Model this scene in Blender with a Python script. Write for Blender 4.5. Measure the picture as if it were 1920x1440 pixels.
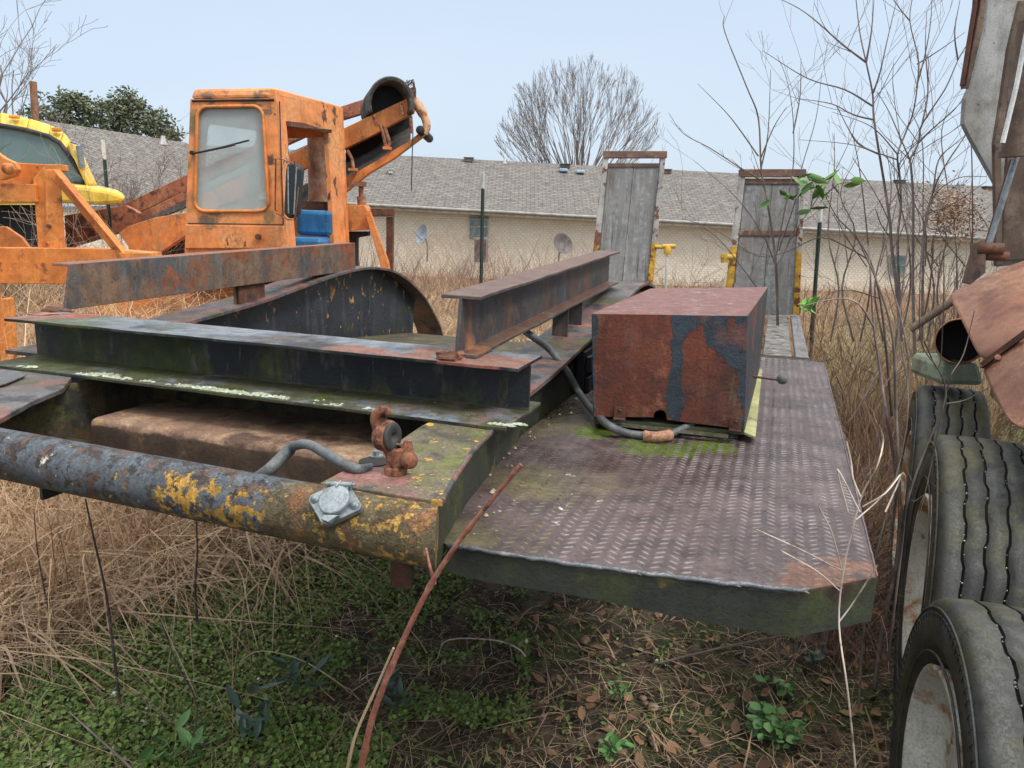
import bpy, math, random
import numpy as np
from mathutils import Vector, Matrix, noise as mn
random.seed(7); rng = np.random.default_rng(11)
R = math.radians
for o in list(bpy.data.objects): bpy.data.objects.remove(o)
scene = bpy.context.scene
COL = scene.collection
# ------------------------------------------------------------------ camera
CZ, PITCH, ROLL, FPX = 1.62, 12.0, 2.0, 1440.0
camd = bpy.data.cameras.new('camera'); cam = bpy.data.objects.new('camera', camd); COL.objects.link(cam)
camd.sensor_width = 36; camd.lens = FPX/1920*36; camd.clip_end = 800; camd.clip_start = .05
CM = Matrix.Rotation(R(90-PITCH), 3, 'X') @ Matrix.Rotation(R(ROLL), 3, 'Z')
cam.matrix_world = Matrix.Translation((0, 0, CZ)) @ CM.to_4x4()
scene.camera = cam
# ------------------------------------------------------------------ world
SUN_EL, SUN_AZ = 52, 125
w = bpy.data.worlds.new('World'); scene.world = w; w.use_nodes = True
nt = w.node_tree; nt.nodes.clear()
out = nt.nodes.new('ShaderNodeOutputWorld'); bg = nt.nodes.new('ShaderNodeBackground'); bg.inputs[1].default_value = .15
sky = nt.nodes.new('ShaderNodeTexSky'); sky.sky_type = 'NISHITA'; sky.sun_disc = False
sky.sun_elevation = R(SUN_EL); sky.sun_rotation = R(SUN_AZ); sky.air_density = 1.0; sky.dust_density = 2.5; sky.ozone_density = 1.0
mx = nt.nodes.new('ShaderNodeMixRGB'); mx.inputs[0].default_value = .84
tc = nt.nodes.new('ShaderNodeTexCoord'); mp = nt.nodes.new('ShaderNodeMapping'); mp.inputs['Scale'].default_value = (1, 1, 3)
nz = nt.nodes.new('ShaderNodeTexNoise'); nz.inputs['Scale'].default_value = 1.4; nz.inputs['Detail'].default_value = 5
cr = nt.nodes.new('ShaderNodeMixRGB'); cr.inputs[1].default_value = (2.35, 2.92, 3.72, 1); cr.inputs[2].default_value = (3.2, 3.62, 4.05, 1)
nt.links.new(tc.outputs['Generated'], mp.inputs[0]); nt.links.new(mp.outputs[0], nz.inputs['Vector'])
nt.links.new(nz.outputs['Fac'], cr.inputs[0]); nt.links.new(sky.outputs[0], mx.inputs[1]); nt.links.new(cr.outputs[0], mx.inputs[2])
sx = nt.nodes.new('ShaderNodeSeparateXYZ'); nt.links.new(tc.outputs['Generated'], sx.inputs[0])
zr = nt.nodes.new('ShaderNodeMapRange'); zr.interpolation_type = 'SMOOTHSTEP'; nt.links.new(sx.outputs[2], zr.inputs[0]); zr.inputs[1].default_value = .38; zr.inputs[2].default_value = 1; zr.inputs[3].default_value = 1; zr.inputs[4].default_value = 2.8
vm = nt.nodes.new('ShaderNodeVectorMath'); vm.operation = 'SCALE'; nt.links.new(mx.outputs[0], vm.inputs[0]); nt.links.new(zr.outputs[0], vm.inputs['Scale'])
wm = nt.nodes.new('ShaderNodeMixRGB'); wz = nt.nodes.new('ShaderNodeMapRange'); nt.links.new(sx.outputs[2], wz.inputs[0]); wz.inputs[1].default_value = .25; wz.inputs[2].default_value = .7; wz.inputs[4].default_value = .9
nt.links.new(wz.outputs[0], wm.inputs[0]); nt.links.new(mx.outputs[0], wm.inputs[1]); wm.inputs[2].default_value = (4.35, 4.2, 4.0, 1); nt.links.new(wm.outputs[0], vm.inputs[0])
nt.links.new(vm.outputs[0], bg.inputs[0]); nt.links.new(bg.outputs[0], out.inputs[0])
sd = bpy.data.lights.new('sun', 'SUN'); so = bpy.data.objects.new('sun', sd); COL.objects.link(so)
sd.energy = 1.5; sd.angle = R(14); sd.color = (1, .96, .9)
a_, e_ = R(SUN_AZ), R(SUN_EL)
sv = Vector((math.sin(a_)*math.cos(e_), math.cos(a_)*math.cos(e_), math.sin(e_)))
so.rotation_euler = (sv).to_track_quat('Z', 'Y').to_euler()
scene.view_settings.view_transform = 'Standard'; scene.view_settings.look = 'None'
scene.view_settings.exposure = .68; scene.view_settings.gamma = 1
scene.render.engine = 'CYCLES'
# ------------------------------------------------------------------ measuring helpers
C0 = Vector((0, 0, CZ))
def ray(x, y): return CM @ Vector(((x-960)/FPX, -(y-720)/FPX, -1))
def Z(x, y, z): v = ray(x, y); return C0 + v*((z-CZ)/v.z)
def Y(x, y, d): v = ray(x, y); return C0 + v*(d/v.y)
TH = R(18.5); F = Vector((math.sin(TH), math.cos(TH), 0)); S = Vector((math.cos(TH), -math.sin(TH), 0)); UP = Vector((0, 0, 1))
def T(u, v, z): return F*u + S*v + UP*z
def V(x, y, v): r = ray(x, y); return C0 + r*(v/(S.dot(r)))
# ------------------------------------------------------------------ mesh helpers
class MB:
    def __init__(s): s.v = []; s.f = []; s.sm = []
    def add(s, vs, fs, smooth=False):
        n = len(s.v); s.v += [tuple(p) for p in vs]; s.f += [tuple(i+n for i in f) for f in fs]; s.sm += [smooth]*len(fs)
        return s
    def hexa(s, a, b):          # two quads (same order) -> solid
        return s.add(list(a)+list(b), [(3,2,1,0),(4,5,6,7),(0,1,5,4),(1,2,6,5),(2,3,7,6),(3,0,4,7)])
    def box(s, c, dx, dy, dz, ax=Vector((1,0,0)), ay=Vector((0,1,0)), az=UP):
        c = Vector(c); x = ax*dx/2; y = ay*dy/2; z = az*dz/2
        return s.hexa([c-x-y-z, c+x-y-z, c+x+y-z, c-x+y-z], [c-x-y+z, c+x-y+z, c+x+y+z, c-x+y+z])
    def prism(s, poly, vec):
        n = len(poly); vec = Vector(vec); a = [Vector(p) for p in poly]; b = [p+vec for p in a]
        return s.add(a+b, [tuple(range(n))[::-1], tuple(range(n, 2*n))]+[(i, (i+1) % n, n+(i+1) % n, n+i) for i in range(n)])
    def ext(s, prof, p0, p1, up=UP, cut0=0, cut1=0):   # prof (a side, b up); cut: end slides along by cut*b
        p0 = Vector(p0); p1 = Vector(p1); d = (p1-p0).normalized(); sd_ = d.cross(up).normalized(); u2 = sd_.cross(d)
        a = [p0+sd_*q[0]+u2*q[1]+d*cut0*q[1] for q in prof]; b = [p1+sd_*q[0]+u2*q[1]+d*cut1*q[1] for q in prof]
        n = len(prof)
        return s.add(a+b, [tuple(range(n)), tuple(range(n, 2*n))[::-1]]+[(i, n+i, n+(i+1) % n, (i+1) % n) for i in range(n)])
    def tube(s, pts, r, n=8, cap=True, flat=1.0):
        pts = [Vector(p) for p in pts]; m = len(pts); rs = r if isinstance(r, (list, tuple)) else [r]*m
        vs = []; ref = None
        for i, p in enumerate(pts):
            d = (pts[min(i+1, m-1)]-pts[max(i-1, 0)]).normalized()
            if ref is None: ref = d.orthogonal().normalized()
            ref = (ref-d*ref.dot(d)); ref = ref.normalized() if ref.length > 1e-6 else d.orthogonal().normalized()
            b = d.cross(ref)
            vs += [p+(ref*math.cos(2*math.pi*k/n)*flat+b*math.sin(2*math.pi*k/n))*rs[i] for k in range(n)]
        fs = [(i*n+k, i*n+(k+1) % n, (i+1)*n+(k+1) % n, (i+1)*n+k) for i in range(m-1) for k in range(n)]
        s.add(vs, fs, True)
        if cap:
            s.add(vs[:n], [tuple(range(n))[::-1]]); s.add(vs[-n:], [tuple(range(n))])
        return s
    def lathe(s, c, axis, prof, n=32, smooth=True, ref=None):   # prof [(along axis, radius)]
        axis = Vector(axis).normalized(); x = (ref or axis.orthogonal()).normalized(); y = axis.cross(x); c = Vector(c); vs = []
        for (h, r) in prof: vs += [c+axis*h+(x*math.cos(2*math.pi*k/n)+y*math.sin(2*math.pi*k/n))*r for k in range(n)]
        fs = [(i*n+k, i*n+(k+1) % n, (i+1)*n+(k+1) % n, (i+1)*n+k) for i in range(len(prof)-1) for k in range(n)]
        return s.add(vs, fs, smooth)
    def disc(s, c, axis, r, h, n=20):
        return s.lathe(c, axis, [(0, 1e-4), (0, r)], n, False).lathe(c, axis, [(0, r), (h, r)], n).lathe(c, axis, [(h, r), (h, 1e-4)], n, False)
    def strip(s, path, wid, th, side, nrm_up=UP, smooth=True):   # bent plate following path, width along side
        side = Vector(side).normalized(); P = [Vector(p) for p in path]; m = len(P); vs = []
        for i, p in enumerate(P):
            d = (P[min(i+1, m-1)]-P[max(i-1, 0)]).normalized(); nr = side.cross(d).normalized()
            if nr.dot(Vector((0, 0, 1))) < 0 and i == 0: nr = -nr; fl = -1
            elif i == 0: fl = 1
            if i > 0: nr = nr*fl
            wd = wid[i] if isinstance(wid, (list, tuple)) else wid
            vs += [p-side*wd/2, p+side*wd/2, p+side*wd/2-nr*th, p-side*wd/2-nr*th]
        for k in range(4):
            k2 = (k+1) % 4
            s.add([vs[i*4+k] for i in range(m)]+[vs[i*4+k2] for i in range(m)], [(i, m+i, m+i+1, i+1) for i in range(m-1)], k in (0, 2))
        s.add(vs[:4], [(0, 1, 2, 3)]); s.add(vs[-4:], [(3, 2, 1, 0)])
        return s
LOC = {}
def tag(o, label=None, cat=None, group=None, kind=None):
    if label: o['label'] = label
    if cat: o['category'] = cat
    if group: o['group'] = group
    if kind: o['kind'] = kind
    return o
def mesh_from(name, v, f, sm=None):
    me = bpy.data.meshes.new(name); me.from_pydata(v, [], f); me.validate()
    if sm is not None and len(sm) == len(me.polygons): me.polygons.foreach_set('use_smooth', sm)
    return me
def obj(name, mb, mat, parent=None, bevel=0, loc=None, fix=True, **kw):
    base = LOC[parent.name] if parent else Vector(loc or (0, 0, 0))
    me = mesh_from(name, [(Vector(p)-base) for p in mb.v], mb.f, mb.sm)
    if fix:
        import bmesh
        bm = bmesh.new(); bm.from_mesh(me); bmesh.ops.recalc_face_normals(bm, faces=bm.faces); bm.to_mesh(me); bm.free()
    if mat: me.materials.append(mat)
    o = bpy.data.objects.new(name, me); COL.objects.link(o)
    if parent: o.parent = parent
    else: o.location = base
    LOC[o.name] = base
    if bevel:
        b = o.modifiers.new('bevel', 'BEVEL'); b.width = bevel; b.segments = 2; b.limit_method = 'ANGLE'; b.angle_limit = R(40)
    return tag(o, **kw)
def thing(name, label, cat, loc, group=None):
    o = bpy.data.objects.new(name, None); COL.objects.link(o); o.location = loc; o.empty_display_size = .1
    LOC[o.name] = Vector(loc)
    return tag(o, label, cat, group)
def smoothpath(P, n=6):
    P = [Vector(p) for p in P]; Q = [P[0]*2-P[1]]+P+[P[-1]*2-P[-2]]; out = []
    for i in range(1, len(Q)-2):
        for k in range(n):
            t = k/n; a, b, c, d = Q[i-1], Q[i], Q[i+1], Q[i+2]
            out.append(.5*((2*b)+(c-a)*t+(2*a-5*b+4*c-d)*t*t+(3*b-a-3*c+d)*t**3))
    return out+[P[-1]]
def slab(mb, px, y, th, far=None):      # polygon measured on the plane y, given real thickness backwards
    return mb.prism([Y(a, b, y) for a, b in px], (0, th, 0))
# ------------------------------------------------------------------ materials
def mat(name, base, layers=(), rough=.75, metal=0, bump=.3, bscale=60, var=.25, vscale=6, island=0, isl_cols=None, trans=0, spec=.5, grime=.5):
    m = bpy.data.materials.new(name); m.use_nodes = True; t = m.node_tree; N = t.nodes; L = t.links
    b = N['Principled BSDF']; b.inputs['Metallic'].default_value = metal; b.inputs['Specular IOR Level'].default_value = spec
    geo = N.new('ShaderNodeNewGeometry'); pos = geo.outputs['Position']
    def noise(sc, det=6, st=(1, 1, 1), off=0, rgh=.6, dist=0):
        mpn = N.new('ShaderNodeMapping'); mpn.inputs['Scale'].default_value = st; mpn.inputs['Location'].default_value = (off, off*1.7, off*.6)
        n = N.new('ShaderNodeTexNoise'); n.inputs['Scale'].default_value = sc; n.inputs['Detail'].default_value = det; n.inputs['Roughness'].default_value = rgh; n.inputs['Distortion'].default_value = dist
        L.new(pos, mpn.inputs[0]); L.new(mpn.outputs[0], n.inputs['Vector']); return n.outputs['Fac']
    def math_(op, a, c=None, cl=False):
        n = N.new('ShaderNodeMath'); n.operation = op; n.use_clamp = cl
        for i, q in enumerate((a, c)):
            if q is None: continue
            if isinstance(q, (int, float)): n.inputs[i].default_value = q
            else: L.new(q, n.inputs[i])
        return n.outputs[0]
    def mrange(v, a, c, lo=0, hi=1):
        n = N.new('ShaderNodeMapRange'); n.interpolation_type = 'SMOOTHSTEP'; L.new(v, n.inputs[0])
        n.inputs[1].default_value = a; n.inputs[2].default_value = c; n.inputs[3].default_value = lo; n.inputs[4].default_value = hi; return n.outputs[0]
    def mix(f, a, c):
        n = N.new('ShaderNodeMixRGB')
        for i, q in zip((0, 1, 2), (f, a, c)):
            if isinstance(q, (int, float)): n.inputs[i].default_value = q
            elif isinstance(q, tuple): n.inputs[i].default_value = (*q, 1)
            else: L.new(q, n.inputs[i])
        return n.outputs[0]
    dk = tuple(c*(1-var) for c in base); lt = tuple(min(1, c*(1+var)) for c in base)
    col = mix(mrange(noise(vscale), .3, .7), dk, lt)
    if isl_cols:
        ramp = N.new('ShaderNodeValToRGB'); L.new(geo.outputs['Random Per Island'], ramp.inputs[0])
        ramp.color_ramp.interpolation = 'LINEAR'; e = ramp.color_ramp.elements
        for i, c in enumerate(isl_cols):
            q = i/(len(isl_cols)-1)
            el = e[0] if i == 0 else (e[1] if i == len(isl_cols)-1 else e.new(q))
            el.position = q; el.color = (*c, 1)
        col = ramp.outputs[0]
    rv = rough; h = noise(bscale, 5)
    for i, ly in enumerate(layers):
        v = noise(ly.get('s', 5), ly.get('d', 8), ly.get('st', (1, 1, 1)), i*3.3+1, ly.get('r', .65), ly.get('dist', 0))
        amp = ly.get('amp', .6)
        if 'at' in ly:
            mxv = None
            for (p, r) in ly['at']:
                vs = N.new('ShaderNodeVectorMath'); vs.operation = 'DISTANCE'; L.new(pos, vs.inputs[0]); vs.inputs[1].default_value = p
                q = mrange(vs.outputs['Value'], r, r*.35); mxv = q if mxv is None else math_('MAXIMUM', mxv, q)
            v = math_('ADD', v, math_('MULTIPLY', mxv, amp))
        if 'band' in ly:
            for (o_, d_, hw_) in ly['band']:
                vs = N.new('ShaderNodeVectorMath'); vs.operation = 'SUBTRACT'; L.new(pos, vs.inputs[0]); vs.inputs[1].default_value = o_
                vd = N.new('ShaderNodeVectorMath'); vd.operation = 'DOT_PRODUCT'; L.new(vs.outputs[0], vd.inputs[0]); vd.inputs[1].default_value = d_
                ab = math_('ABSOLUTE', vd.outputs['Value']); v = math_('ADD', v, math_('MULTIPLY', mrange(ab, hw_, hw_*.1), amp))
        if 'z' in ly:
            sp = N.new('ShaderNodeSeparateXYZ'); L.new(pos, sp.inputs[0]); v = math_('ADD', v, math_('MULTIPLY', mrange(sp.outputs[2], *ly['z']), amp))
        if 'up' in ly:
            sp = N.new('ShaderNodeSeparateXYZ'); L.new(geo.outputs['Normal'], sp.inputs[0]); v = math_('ADD', v, math_('MULTIPLY', mrange(sp.outputs[2], .3, .9), ly['up']))
        t0, wd = ly.get('t', .55), ly.get('w', .04)
        f = mrange(v, t0-wd, t0+wd)
        if 'a' in ly: f = math_('MULTIPLY', f, ly['a'])
        c2 = ly['c']; c3 = tuple(q*.72 for q in c2)
        col = mix(f, col, mix(mrange(noise(ly.get('cs', 25), 4, off=i+5), .35, .65), c3, tuple(min(1, q*1.15) for q in c2)))
        if 'rough' in ly:
            q = N.new('ShaderNodeMapRange'); L.new(f, q.inputs[0])
            if isinstance(rv, (int, float)): q.inputs[3].default_value = rv
            else: L.new(rv, q.inputs[3])
            q.inputs[4].default_value = ly['rough']; rv = q.outputs[0]
        if 'h' in ly: h = math_('ADD', h, math_('MULTIPLY', f, ly['h']))
    if grime and bump:
        g1 = math_('MULTIPLY', mrange(noise(150, 8, off=9, rgh=.75), .47, .60), grime)
        g2 = math_('MULTIPLY', mrange(noise(28, 6, (1, 1, .10), 11, .7), .48, .66), grime*.7)
        g3 = math_('MULTIPLY', mrange(noise(420, 3, off=14), .62, .68), grime*.5)
        def dark(a, q):
            n = N.new('ShaderNodeVectorMath'); n.operation = 'SCALE'; L.new(a, n.inputs[0]); n.inputs['Scale'].default_value = q; return n.outputs[0]
        col = mix(g1, col, dark(col, .42)); col = mix(g2, col, dark(col, .45)); col = mix(g3, col, dark(col, 2.1))
        h = math_('SUBTRACT', h, math_('MULTIPLY', g1, .6))
    L.new(col, b.inputs['Base Color'])
    if isinstance(rv, (int, float)): b.inputs['Roughness'].default_value = rv
    else: L.new(rv, b.inputs['Roughness'])
    if bump:
        bn = N.new('ShaderNodeBump'); bn.inputs['Strength'].default_value = bump; bn.inputs['Distance'].default_value = .004
        L.new(h, bn.inputs['Height']); L.new(bn.outputs[0], b.inputs['Normal'])
    m['col'] = 1
    return m
RUST = (.17, .06, .03); DRUST = (.09, .035, .022); BLK = (.020, .024, .028); MOSS = (.07, .085, .02); OLIVE = (.085, .075, .025)
YEL = (.55, .30, .03); LICH = (.34, .37, .28); ORA = (.68, .21, .045)
def L_(c, s, t, **k): return dict(c=c, s=s, t=t, **k)
TAX = (T(.985+(-.4+.4)*.035, -.4, 1.1525)-T(.985+(-.4+1.9)*.035, -1.9, 1.1525)).normalized(); TA0 = T(.9864, -.44, 1.1525)
def tube_hit(a, b):
    v_ = ray(a, b).normalized(); t_r = .8
    while t_r < 2.4:
        p = C0+v_*t_r; q = p-TA0; q = q-TAX*q.dot(TAX)
        if q.length < .0478: return p
        t_r += .001
    return C0+v_*1.3
M_beam = mat('weathered_black_steel', BLK, [L_((.10, .075, .05), 9, .58, st=(1, 1, .25), w=.07), L_((.22, .25, .29), 5, .86, up=.40, w=.12, a=.8), L_(MOSS, 7, .68, st=(1, 1, .5), w=.08, z=(1.30, 1.20), amp=.14),  # pale bluish up-facing layer paints sky sheen onto the top flange
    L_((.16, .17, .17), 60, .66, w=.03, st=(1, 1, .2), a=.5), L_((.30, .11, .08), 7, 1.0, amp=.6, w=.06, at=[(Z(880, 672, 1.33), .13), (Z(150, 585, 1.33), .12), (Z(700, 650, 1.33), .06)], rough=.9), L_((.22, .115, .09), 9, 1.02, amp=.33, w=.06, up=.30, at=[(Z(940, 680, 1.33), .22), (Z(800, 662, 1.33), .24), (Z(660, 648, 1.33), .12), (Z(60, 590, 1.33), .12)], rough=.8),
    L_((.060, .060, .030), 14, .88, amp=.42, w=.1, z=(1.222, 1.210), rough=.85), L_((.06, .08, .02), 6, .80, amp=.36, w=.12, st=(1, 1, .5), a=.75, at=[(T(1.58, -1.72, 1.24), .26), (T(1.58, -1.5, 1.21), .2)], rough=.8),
    L_((.13, .12, .11), 22, .60, st=(1, 1, .35), w=.05, a=.5),
    L_(LICH, 60, .79, w=.02, z=(1.25, 1.20), amp=.10, h=1.5)], rough=.42, bump=.35, bscale=90, spec=.35)
M_beamr = mat('rusty_rail_steel', (.05, .052, .058), [L_((.13, .065, .045), 8, .58, st=(1, 1, .3), w=.08, up=.25), L_((.16, .10, .06), 14, .58, w=.1, a=.7), L_((.30, .13, .06), 6, 1.05, amp=.55, w=.1, at=[(Z(890, 665, 1.32), .12), (Z(700, 495, 1.4), .2)]),
    L_((.12, .13, .14), 10, .62, st=(1, 1, .1), w=.06, a=.6)], rough=.5, bump=.35, bscale=80)
M_beaml = mat('rusty_streaked_rail', (.075, .08, .088), [L_((.20, .12, .075), 7, .47, w=.1, st=(1, 1, .6)), L_((.24, .08, .035), 5, .57, w=.06, up=.3), L_((.05, .03, .025), 60, .62, w=.05, a=.8), L_((.14, .15, .15), 9, .6, st=(1, 1, .15), w=.06, a=.6)], rough=.55, bump=.35, bscale=80)
M_web = mat('dark_flaking_paint', (.028, .034, .045), [L_((.07, .085, .10), 9, .56, st=(1, 1, .15), w=.06, a=.8), L_((.50, .27, .06), 22, .655, w=.015, st=(1, 1, .7), z=(1.0, 1.3), amp=.065, h=-2), L_(MOSS, 5, .80, w=.1, z=(1.22, 1.05), amp=.2), L_(DRUST, 40, .64, w=.03)], rough=.4, bump=.4, bscale=90)
M_flange = mat('weathered_flange_plate', (.11, .105, .11), [L_((.20, .10, .085), 6, .50, w=.07), L_((.045, .05, .055), 10, .56, w=.05), L_(OLIVE, 5, .57, w=.08), L_((.5, .42, .2), 50, .70, w=.02), L_(LICH, 22, .69, w=.02, h=1.2), L_((.45, .16, .08), 6, .98, w=.06, amp=.5, at=[(V(1090, 570, -.62), .16)])], rough=.55, bump=.5, bscale=70)
pF = lambda x, y: Z(x, y, 1.2)
M_gusset = mat('mossy_front_plate', (.14, .12, .075), [L_((.12, .13, .035), 7, .50, w=.1), L_((.22, .12, .10), 8, .56, w=.06), L_((.07, .065, .05), 12, .55, w=.06), L_((.60, .36, .06), 28, .615, w=.015, h=-1.5), L_((.62, .60, .5), 70, .69, w=.02),
    L_((.27, .13, .11), 12, .95, w=.06, amp=.5, at=[(pF(690, 895), .13)])], rough=.6, bump=.55, bscale=70)
M_tube = mat('flaking_bumper_paint', (.085, .10, .118), [L_((.70, .66, .55), 22, .78, amp=.24, w=.02, at=[(tube_hit(*q), .045) for q in ((90, 870), (125, 885), (560, 1000))]), L_((.12, .07, .05), 22, .555, w=.03, h=-1), L_((.05, .038, .032), 45, .56, w=.03, h=-1.5), L_((.72, .42, .05), 42, .655, w=.015, h=-2), L_((.66, .62, .5), 55, .68, w=.015), L_((.03, .03, .03), 18, .64, w=.03, h=-1.5, st=(1, 1, .6)),
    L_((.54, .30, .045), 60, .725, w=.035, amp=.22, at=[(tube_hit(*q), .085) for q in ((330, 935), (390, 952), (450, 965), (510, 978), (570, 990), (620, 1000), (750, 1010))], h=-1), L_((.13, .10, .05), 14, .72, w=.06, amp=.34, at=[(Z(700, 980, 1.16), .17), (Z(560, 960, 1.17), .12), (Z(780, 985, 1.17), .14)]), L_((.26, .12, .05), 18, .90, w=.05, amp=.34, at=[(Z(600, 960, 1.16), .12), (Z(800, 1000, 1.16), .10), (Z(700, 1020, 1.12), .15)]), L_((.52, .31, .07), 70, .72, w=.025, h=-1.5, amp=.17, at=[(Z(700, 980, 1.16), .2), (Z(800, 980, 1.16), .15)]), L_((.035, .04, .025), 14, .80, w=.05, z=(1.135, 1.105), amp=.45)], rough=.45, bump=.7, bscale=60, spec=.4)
M_pan = mat('rusted_pan', (.20, .12, .08), [L_((.32, .21, .13), 9, .52, w=.08, st=(1, 1, 1)), L_((.42, .24, .08), 22, .64, w=.04), L_((.09, .05, .035), 8, .56, w=.08), L_((.06, .036, .022), 10, .80, w=.1, z=(1.120, 1.10), amp=.45)], rough=.8, bump=.5)
M_inner = mat('dirty_olive_steel', (.055, .045, .025), [L_((.10, .06, .03), 10, .55, w=.08), L_((.10, .10, .025), 6, .58, w=.1), L_((.03, .03, .025), 14, .55)], rough=.85, bump=.5)
dp = lambda x, y: Z(x, y, 1.09)
M_deck = mat('worn_checker_plate', (.112, .082, .080), [L_((.075, .056, .056), 4, .54, w=.06, rough=.18), L_((.082, .062, .060), 9, .52, w=.08), L_((.15, .13, .065), 5, .95, w=.14, a=.8, amp=.45, at=[(dp(1000, 900), .22), (dp(980, 800), .22), (dp(1120, 780), .3), (dp(1100, 900), .15), (dp(870, 1000), .12)]),
    L_((.10, .15, .02), 7, .93, w=.1, amp=.5, at=[(dp(1200, 838), .12), (dp(1330, 840), .12), (dp(1120, 810), .12), (dp(1270, 845), .1)]), L_((.12, .045, .03), 18, .67, w=.04), L_((.17, .085, .055), 16, .86, w=.06, amp=.42, at=[(dp(1600, 1085), .13), (dp(1530, 1090), .12)]),
    L_((.55, .50, .42), 34, .80, w=.015, h=1, amp=.14, at=[(dp(1000, 930), .35), (dp(1000, 1000), .3)])], rough=.40, metal=.15, bump=.3, bscale=120)
M_apron = mat('mossy_apron', (.026, .030, .024), [L_((.05, .06, .02), 7, .56, w=.12), L_((.16, .14, .03), 16, .64, w=.05, a=.7), L_((.20, .10, .05), 9, .72, w=.05, amp=.2, at=[(dp(1110, 1075), .04)]), L_((.035, .02, .016), 5, .9, w=.06, amp=.5, at=[(dp(1610, 1120), .09)]), L_((.4, .45, .4), 80, .73, w=.02)], rough=.55, bump=.5)
M_weld = mat('bare_weld_edge', (.13, .15, .165), [L_((.2, .2, .22), 40, .55, w=.08)], rough=.35, metal=.5, bump=.5, bscale=150)
M_lug = mat('polished_tread_lug', (.19, .165, .168), [L_((.11, .085, .086), 9, .52, w=.1), L_((.12, .10, .045), 5, .86, w=.12, amp=.5, at=[(dp(1000, 880), .36), (dp(1120, 780), .35), (dp(900, 1000), .2)]), L_((.20, .11, .075), 16, .86, w=.06, amp=.42, at=[(dp(1600, 1085), .13), (dp(1530, 1090), .12)])], rough=.33, metal=.3, bump=.15, grime=.5)
M_rustp = mat('dark_rust', DRUST, [L_((.16, .07, .04), 12, .5, w=.1), L_((.05, .04, .035), 20, .6)], rough=.85, bump=.5)
M_rusto = mat('orange_rust', (.30, .12, .065), [L_((.42, .22, .13), 12, .54, w=.08), L_((.12, .05, .03), 20, .57, w=.06)], rough=.85, bump=.6, bscale=120)
M_rubber = mat('old_rubber', (.022, .023, .024), [L_((.06, .06, .055), 12, .58, w=.1)], rough=.65, bump=.3)
M_blackpl = mat('black_plastic', (.012, .013, .016), rough=.4, bump=.1)
M_galv = mat('galvanised_zinc', (.27, .31, .33), [L_((.20, .235, .25), 30, .5, w=.1), L_((.22, .2, .15), 60, .7)], rough=.42, metal=.35, bump=.2, bscale=150)
M_hose = mat('grey_rubber_hose', (.085, .095, .105), [L_((.13, .14, .14), 20, .5, w=.1), L_((.08, .10, .04), 9, .62, w=.08)], rough=.55, bump=.3)
M_wood = mat('grey_weathered_planks', (.27, .265, .26), [L_((.34, .35, .36), 26, .52, st=(1, 1, .07), w=.08), L_((.08, .08, .08), 46, .64, st=(1, 1, .05), w=.04, h=-2), L_((.12, .12, .13), 7, .66, st=(1, 1, .5), w=.04, h=-1), L_((.22, .17, .12), 5, .60, st=(1, 1, .3), w=.08, a=.5)], rough=.9, bump=.8, bscale=60)
M_rampf = mat('ramp_frame_paint', (.48, .47, .45), [L_((.62, .36, .04), 8, .78, w=.02, z=(1.55, 1.35), amp=.6), L_(RUST, 12, .56, w=.04), L_((.22, .08, .05), 6, .84, w=.05, z=(1.32, 1.5), amp=.10), L_((.20, .07, .045), 5, .92, w=.04, amp=.4, at=[(Y(1120, 460, 7.1), .22), (Y(1232, 455, 7.1), .2), (Y(1380, 460, 6.9), .25), (Y(1500, 460, 6.7), .25)])], rough=.7, bump=.4)
M_rampt = mat('ramp_top_bar_rust', (.17, .10, .08), [L_((.30, .17, .11), 12, .55, w=.06), L_((.45, .42, .38), 20, .68, w=.03)], rough=.8, bump=.5)
M_jack = mat('yellow_jack_paint', (.62, .38, .05), [L_(RUST, 16, .6)], rough=.6)
M_chrome = mat('white_rod', (.65, .66, .66), rough=.35, bump=.05)
M_deckw = mat('crumbling_deck_timber', (.28, .27, .255), [L_((.42, .42, .40), 18, .55, w=.08), L_((.08, .075, .07), 14, .60, w=.025, h=-3, dist=.8), L_((.16, .14, .11), 9, .58, w=.06)], rough=.95, bump=1, bscale=50)
# ================================================================== TRAILER
trailer = thing('equipment_trailer', 'long rusty black low trailer with checker plate side deck and two upright ramps', 'trailer', T(1.5, -1.2, 0))
ZT, ZR, ZP = 1.32, 1.20, 1.09
# rail profile along u
RP = [(1.62, 1.2), (1.95, 1.215), (2.36, 1.25), (2.62, 1.275), (2.9, 1.315), (3.1, 1.342), (3.3, 1.362), (3.5, 1.366), (3.7, 1.343), (3.85, 1.30), (4.0, 1.235), (4.14, 1.15), (4.26, 1.05), (4.36, .95), (4.42, .84)]
for vc, si in ((-.63, 1), (-2.02, -1)):
    path = [T(u, vc-(.0 if si > 0 else 0), z) for u, z in smoothpath([(u, z, 0) for u, z in RP], 3) and [(p.x, p.y) for p in smoothpath([(u, z, 0) for u, z in RP], 3)]]
    m = MB(); m.strip(path, .172, .011, S); obj('top_flange', m, M_flange, trailer)
    m = MB(); webp = [T(u, vc-.006, z-.011) for u, z in [(p.x, p.y) for p in smoothpath([(u, z, 0) for u, z in RP[:-3]], 3)]]
    webp = [T(.98, vc-.006, 1.185)]*0+webp+[T(4.1, vc-.006, .75), T(1.62, vc-.006, .75)]
    m.prism(webp, S*.012); obj('side_web', m, M_web, trailer)
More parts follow.
